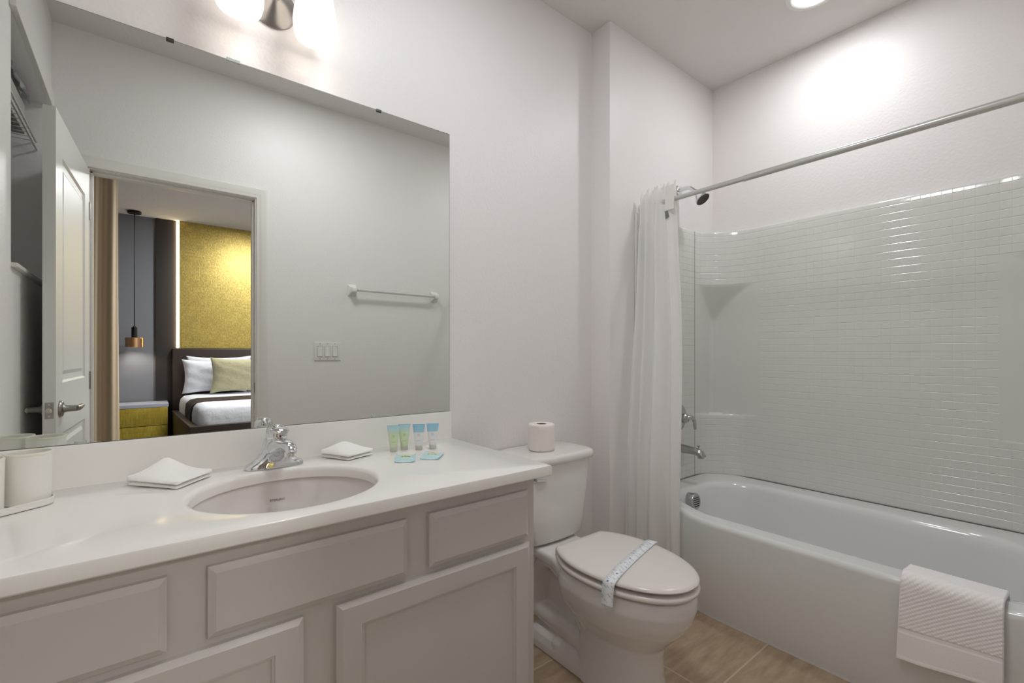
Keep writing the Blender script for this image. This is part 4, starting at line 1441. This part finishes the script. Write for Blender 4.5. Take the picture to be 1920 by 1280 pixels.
for k in (-1, 0, 1):
    x = lsx + k * 0.046
    for (a, b, c_, d) in ((x - 0.0172, x + 0.0172, lsz - 0.0342, lsz - 0.0327), (x - 0.0172, x + 0.0172, lsz + 0.0327, lsz + 0.0342), (x - 0.0172, x - 0.0160, lsz - 0.0342, lsz + 0.0342), (x + 0.0160, x + 0.0172, lsz - 0.0342, lsz + 0.0342)):
        g.box((a, 0.0058, c_), (b, 0.0063, d))
part(ls, 'rocker_gaps', g, M['gap_shade_screw'], 0, 'thin shadow gaps around the rockers')

# recess in the left wall: wire shelf and a carton
ws = thing('wire_shelf', 'white wire shelf in the wall recess seen in the mirror', 'shelf', (-0.5, 0.47, 2.07))
g = G()
for i in range(16):
    y = NY0 + 0.02 + i * (NY1 - NY0 - 0.04) / 15
    g.tube([(-0.79, y, 2.07), (-0.375, y, 2.07), (-0.37, y, 2.035)], 0.0022, 6)
part(ws, 'deck_wires', g, M['wire'])
part(ws, 'rails', G().tube([(-0.373, NY0 + 0.004, 2.072), (-0.373, NY1 - 0.004, 2.072)], 0.004, 8).tube([(-0.37, NY0 + 0.004, 2.035), (-0.37, NY1 - 0.004, 2.035)], 0.004, 8).tube([(-0.60, NY0 + 0.004, 2.066), (-0.60, NY1 - 0.004, 2.066)], 0.004, 8).tube([(-0.785, NY0 + 0.004, 2.066), (-0.785, NY1 - 0.004, 2.066)], 0.004, 8), M['wire'])
cb = thing('carton', 'plastic wrapped pale carton on the wire shelf in the recess', 'box', (-0.5, 0.3, 2.076))
part(cb, 'box', G().box((-0.62, 0.16, 2.077), (-0.40, 0.66, 2.20), 0.003), M['box'], 30)
part(cb, 'print', G().box((-0.399, 0.44, 2.12), (-0.3985, 0.56, 2.16)), M['print'], 0, 'dark faded print')
g = G()
random.seed(2)
nn = 14
vs, f = [], []
for i in range(nn + 1):
    for j in range(7):
        vs.append((-0.42 + 0.05 * j / 6 - 0.01 + random.uniform(-.006, .006), 0.17 + 0.48 * i / nn, 2.205 + random.uniform(0, 0.016) + (0.012 if 1 < j < 5 else 0)))
for i in range(nn):
    for j in range(6):
        a = i * 7 + j
        f.append((a, a + 1, a + 8, a + 7))
fo = raw('film', vs, f, M['film'], None, 80)
sf = fo.modifiers.new('thickness', 'SOLIDIFY')
sf.thickness = 0.001
under(fo, cb)['label'] = 'crumpled clear plastic film'

# ------------------------------------------------------------------ bedroom seen through the doorway in the mirror


def gold_mat(name, hi, lo, rough, metal, scale):
    m = mat(name, hi, rough, metal)
    nt = m.node_tree
    b = nt.nodes['Principled BSDF']
    tc = N(nt, 'ShaderNodeTexCoord')
    mp = N(nt, 'ShaderNodeMapping')
    mp.inputs['Scale'].default_value = scale
    nt.links.new(tc.outputs['Object'], mp.inputs[0])
    n = N(nt, 'ShaderNodeTexNoise')
    n.inputs['Scale'].default_value = 15
    n.inputs['Detail'].default_value = 6
    n.inputs['Roughness'].default_value = 0.7
    nt.links.new(mp.outputs[0], n.inputs['Vector'])
    br = N(nt, 'ShaderNodeTexBrick')
    br.inputs['Color1'].default_value = (1, 1, 1, 1)
    br.inputs['Color2'].default_value = (0.84, 0.84, 0.84, 1)
    br.inputs['Mortar'].default_value = (0.7, 0.7, 0.7, 1)
    br.inputs['Scale'].default_value = 7
    br.inputs['Mortar Size'].default_value = 0.012
    br.inputs['Mortar Smooth'].default_value = 0.6
    br.inputs['Brick Width'].default_value = 0.5
    br.inputs['Row Height'].default_value = 0.5
    sw = N(nt, 'ShaderNodeCombineXYZ')
    sp_ = N(nt, 'ShaderNodeSeparateXYZ')
    nt.links.new(tc.outputs['Object'], sp_.inputs[0])
    nt.links.new(sp_.outputs[0], sw.inputs[0])
    nt.links.new(sp_.outputs[2], sw.inputs[1])
    nt.links.new(sw.outputs[0], br.inputs['Vector'])
    cr = N(nt, 'ShaderNodeValToRGB')
    cr.color_ramp.elements[0].position = 0.34
    cr.color_ramp.elements[0].color = lin(lo)
    cr.color_ramp.elements[1].position = 0.68
    cr.color_ramp.elements[1].color = lin(hi)
    nt.links.new(n.outputs['Fac'], cr.inputs[0])
    mx = N(nt, 'ShaderNodeMix', data_type='RGBA', blend_type='MULTIPLY')
    mx.inputs[0].default_value = 0.8
    nt.links.new(cr.outputs[0], mx.inputs[6])
    nt.links.new(br.outputs[0], mx.inputs[7])
    nt.links.new(mx.outputs[2], b.inputs['Base Color'])
    bp = N(nt, 'ShaderNodeBump')
    bp.inputs['Strength'].default_value = 0.5
    bp.inputs['Distance'].default_value = 0.004
    nt.links.new(n.outputs['Fac'], bp.inputs['Height'])
    nt.links.new(bp.outputs[0], b.inputs['Normal'])
    return m


M['gold'] = gold_mat('gold_leaf_panel', (216, 198, 116), (164, 134, 58), 0.36, 0.5, (5, 3, 3))
M['goldlac'] = gold_mat('gold_lacquer', (220, 200, 92), (190, 166, 60), 0.22, 0.5, (6, 1, 1))
M['brown'] = mat('brown_leather', (48, 35, 29), 0.5, bump=(60, 0.1, 0.003))
M['brown2'] = mat('dark_brown_panel', (48, 42, 39), 0.45)
M['linen'] = mat('white_linen', (226, 228, 234), 0.9, bump=(14, 0.35, 0.02))
M['runner'] = mat('brown_satin', (44, 28, 21), 0.75)
M['olive'] = mat('olive_velvet', (176, 170, 136), 0.85, bump=(22, 0.4, 0.02), sheen=0.4)
M['stone'] = mat('pale_top', (176, 178, 190), 0.35)
M['drape'] = mat('beige_drape', (206, 186, 158), 0.9, sheen=0.3)
M['copper'] = mat('copper', (216, 172, 130), 0.25, 1.0)

o = G().box((0.112, BY, 0), (0.302, BY + 0.028, CEIL), 0.002).build('brown_panel', M['brown2'], None, 30)
tag(o, 'tall dark brown wall panel between the grey wall and the gold panel', 'wall panel')
gp = thing('gold_panel', 'gold textured wall panel above the bed headboard', 'wall panel', (1.1, BY, 1.19))
part(gp, 'panel', G().box((0.332, BY, 1.1925), (1.95, BY + 0.055, CEIL), 0.002), M['gold'], 30)
part(gp, 'led_strip', G().box((0.306, BY + 0.03, 1.20), (0.331, BY + 0.048, CEIL - 0.004)), M['led'], 0, 'glowing warm light strip along the panel edge')
part(gp, 'led_strip', G().box((1.951, BY + 0.03, 1.20), (1.976, BY + 0.048, CEIL - 0.004)), M['led'], 0, 'glowing warm light strip along the panel edge')
hb = G().box((0.263, BY + 0.029, 0.0), (2.02, BY + 0.10, 1.19), 0.012).build('headboard', M['brown'], None, 40)
tag(hb, 'high brown leather headboard against the bedroom wall', 'headboard')

bed = thing('bed', 'bed with white bedding and a brown runner in the bedroom', 'bed', (1.05, -2.7, 0))
ang = radians(-2.5)
BL, BR, BH, BFt = 0.30, 1.86, -3.50, -1.93      # left, right, head, foot
Q = Matrix.Translation((BL, -3.5, 0)) @ Matrix.Rotation(ang, 4, 'Z') @ Matrix.Translation((-BL, 3.5, 0))


def rot(g):
    g.v = [Q @ v for v in g.v]
    return g


g = G()
g.box((BL - 0.055, BH + 0.06, 0.10), (BL + 0.004, BFt + 0.05, 0.49), 0.008).box((BR - 0.005, BH + 0.12, 0.10), (BR + 0.03, BFt + 0.05, 0.49), 0.008).box((BL - 0.055, BFt + 0.02, 0.10), (BR + 0.03, BFt + 0.065, 0.49), 0.008)
part(bed, 'frame', rot(g), M['brown'], 30)
g = G()
for x in (BL + 0.02, BR - 0.07):
    for y in (BH + 0.15, BFt - 0.05):
        g = G().box((x, y, 0.0), (x + 0.05, y + 0.05, 0.11))
        part(bed, 'leg', rot(g), M['brown2'], 0)
rings = []
for z, i in ((0.30, 0.02), (0.44, 0.0), (0.56, 0.0), (0.62, 0.012), (0.652, 0.04), (0.662, 0.09)):
    rings.append(rrect(BL + 0.012 + i, BR - 0.012 - i, BH + 0.04 + i, BFt + 0.01 - i, 0.09, z, 8, 20, 20))
part(bed, 'mattress', rot(G().loft(rings)), M['linen'], 60, 'white bedding')
# runner wraps over the top and hangs down both sides
pr = [(BL + 0.002, 0.42), (BL + 0.000, 0.55), (BL + 0.008, 0.622), (BL + 0.045, 0.658), (BL + 0.10, 0.669), (1.08, 0.671), (BR - 0.10, 0.669), (BR - 0.045, 0.658), (BR - 0.008, 0.622), (BR, 0.55), (BR - 0.002, 0.42)]
ring0 = pr + [(x + (0.004 if x < 1 else -0.004), z - 0.004) for x, z in reversed(pr)]
part(bed, 'runner', rot(G().loft([[Vector((x, y, z)) for x, z in ring0] for y in (-2.74, -2.32)])), M['runner'], 40, 'dark brown satin bed runner')


def pillow(name, label, c, w_, h_, th, yaw, lean, m, group, flange=0.0, seed=1):
    rnd = random.Random(seed)
    nn = 26
    vs, f = [], []
    R_ = Matrix.Translation(c) @ Matrix.Rotation(yaw, 4, 'Z') @ Matrix.Rotation(lean, 4, 'X')
    for side in (1, -1):
        for i in range(nn + 1):
            for j in range(nn + 1):
                u, v = 2 * i / nn - 1, 2 * j / nn - 1
                k = max(0, (1 - abs(u) ** 2.6)) ** 0.55 * max(0, (1 - abs(v) ** 2.6)) ** 0.55
                pinch = 1 - 0.13 * (abs(u * v) < 2) * (1 - abs(u) ** 2) * abs(v) ** 3
                pin2 = 1 - 0.09 * (1 - abs(v) ** 2) * abs(u) ** 3
                wr = 0.006 * sin(9 * u + 4 * v + seed) * sin(7 * v - 3 * u) * (1 - k * 0.4)
                p = R_ @ Vector((u * w_ / 2 * pin2, side * th / 2 * k + wr + side * 0.003, v * h_ / 2 * pinch))
                vs.append(p)
    m_ = nn + 1
    t_ = m_ * m_
    for i in range(nn):
        for j in range(nn):
            a = i * m_ + j
            f.append((a, a + m_, a + m_ + 1, a + 1))
            f.append((t_ + a, t_ + a + 1, t_ + a + m_ + 1, t_ + a + m_))
    bd = [i * m_ for i in range(nn)] + [nn * m_ + j for j in range(nn)] + [i * m_ + nn for i in range(nn, 0, -1)] + [j for j in range(nn, 0, -1)]
    for k in range(len(bd)):
        a, b = bd[k], bd[(k + 1) % len(bd)]
        f.append((a, b, b + t_, a + t_))
    return tag(raw(name, vs, f, m, None, 80), label, 'pillow', group)


pillow('pillow', 'white pillow leaning against the headboard, rearmost on the bed', (0.72, -3.50, 0.885), 0.66, 0.44, 0.10, radians(2), radians(-8), M['linen'], 'white pillows on the bed', seed=2)
pillow('pillow', 'white pillow in front of the other one, behind the olive cushion', (0.66, -3.335, 0.868), 0.64, 0.40, 0.11, radians(4), radians(-12), M['linen'], 'white pillows on the bed', seed=5)
pillow('cushion', 'olive velvet cushion on the bed before the white pillows', (0.89, -3.165, 0.882), 0.60, 0.42, 0.12, radians(3), radians(-13), M['olive'], None, seed=8)

ns_ = thing('nightstand', 'gold two-drawer nightstand with pale top beside the bed', 'nightstand', (-0.08, -3.5, 0))
part(ns_, 'body', G().box((-0.42, BY + 0.030, 0.06), (0.205, -3.318, 0.545), 0.003), M['brown2'], 30)
part(ns_, 'top', G().box((-0.43, BY + 0.030, 0.546), (0.219, -3.300, 0.585), 0.004), M['stone'], 30, 'pale grey top slab')
for z0, z1 in ((0.352, 0.544), (0.12, 0.346)):
    part(ns_, 'drawer', G().box((-0.425, -3.3175, z0), (0.212, -3.299, z1), 0.003), M['goldlac'], 30, 'gold lacquered drawer')
part(ns_, 'plinth', G().box((-0.40, BY + 0.030, 0.0), (0.18, -3.36, 0.06)), M['brown2'], 0)

px, py = -0.075, -3.50
pl = thing('pendant_lamp', 'copper pendant lamp on a black cord above the nightstand', 'lamp', (px, py, CEIL))
part(pl, 'canopy', G().lathe([(0.0, 0), (0.062, 0), (0.062, -0.022), (0.058, -0.027), (0.0, -0.027)], (px, py, CEIL), (0, 0, 1), 32), M['black'])
part(pl, 'cord', G().tube([(px, py, CEIL - 0.02), (px, py, 1.42)], 0.0045, 8), M['black'])
part(pl, 'socket', G().lathe([(0.0, 0.13), (0.010, 0.13), (0.014, 0.118), (0.026, 0.114), (0.026, 0.0), (0.0, 0.0)], (px, py, 1.302), (0, 0, 1), 28), M['black'])
part(pl, 'shade', G().lathe([(0.02, 0.103), (0.078, 0.103), (0.081, 0.099), (0.081, 0.0), (0.078, 0.0), (0.078, 0.097), (0.02, 0.10)], (px, py, 1.20), (0, 0, 1), 40), M['copper'], 35, 'copper drum shade')
part(pl, 'bulb', G().lathe([(0.0, 0.06), (0.02, 0.055), (0.03, 0.035), (0.022, 0.015), (0.0, 0.008)], (px, py, 1.225), (0, 0, 1), 24), M['bulb'], 60, 'glowing bulb')
lamp('pendant_bulb_lamp', 'SPOT', (px, py, 1.225), 5.5, 0.03, (1.0, 0.86, 0.74))

wc = thing('window_curtain', 'floor-length beige drape at the left of the bedroom doorway view', 'curtain', (-0.45, -2.0, 0))
rings = []
for t_ in range(13):
    s = t_ / 12
    z = CEIL - 0.012 - (CEIL - 0.02) * s
    row = []
    for i in range(121):
        q = i / 120
        x = -0.86 + 0.703 * q + 0.006 * sin(3 * s + q * 4)
        y = -2.0 + (0.024 + 0.010 * s) * sin(2 * pi * 5.6 * q + 0.8 * sin(5 * q) + 0.4 * s) + 0.008 * sin(2 * pi * 15 * q + 2 * s)
        row.append(Vector((x, y, z)))
    rings.append(row)
g = G().loft(rings, closed=False, cap0=False, cap1=False)
o = g.build('drape', M['drape'], None, 80)
sf = o.modifiers.new('thickness', 'SOLIDIFY')
sf.thickness = 0.003
under(o, wc)
part(wc, 'track', G().box((-1.4, -2.02, CEIL - 0.018), (-0.17, -1.98, CEIL), 0.002), M['trim'], 30)
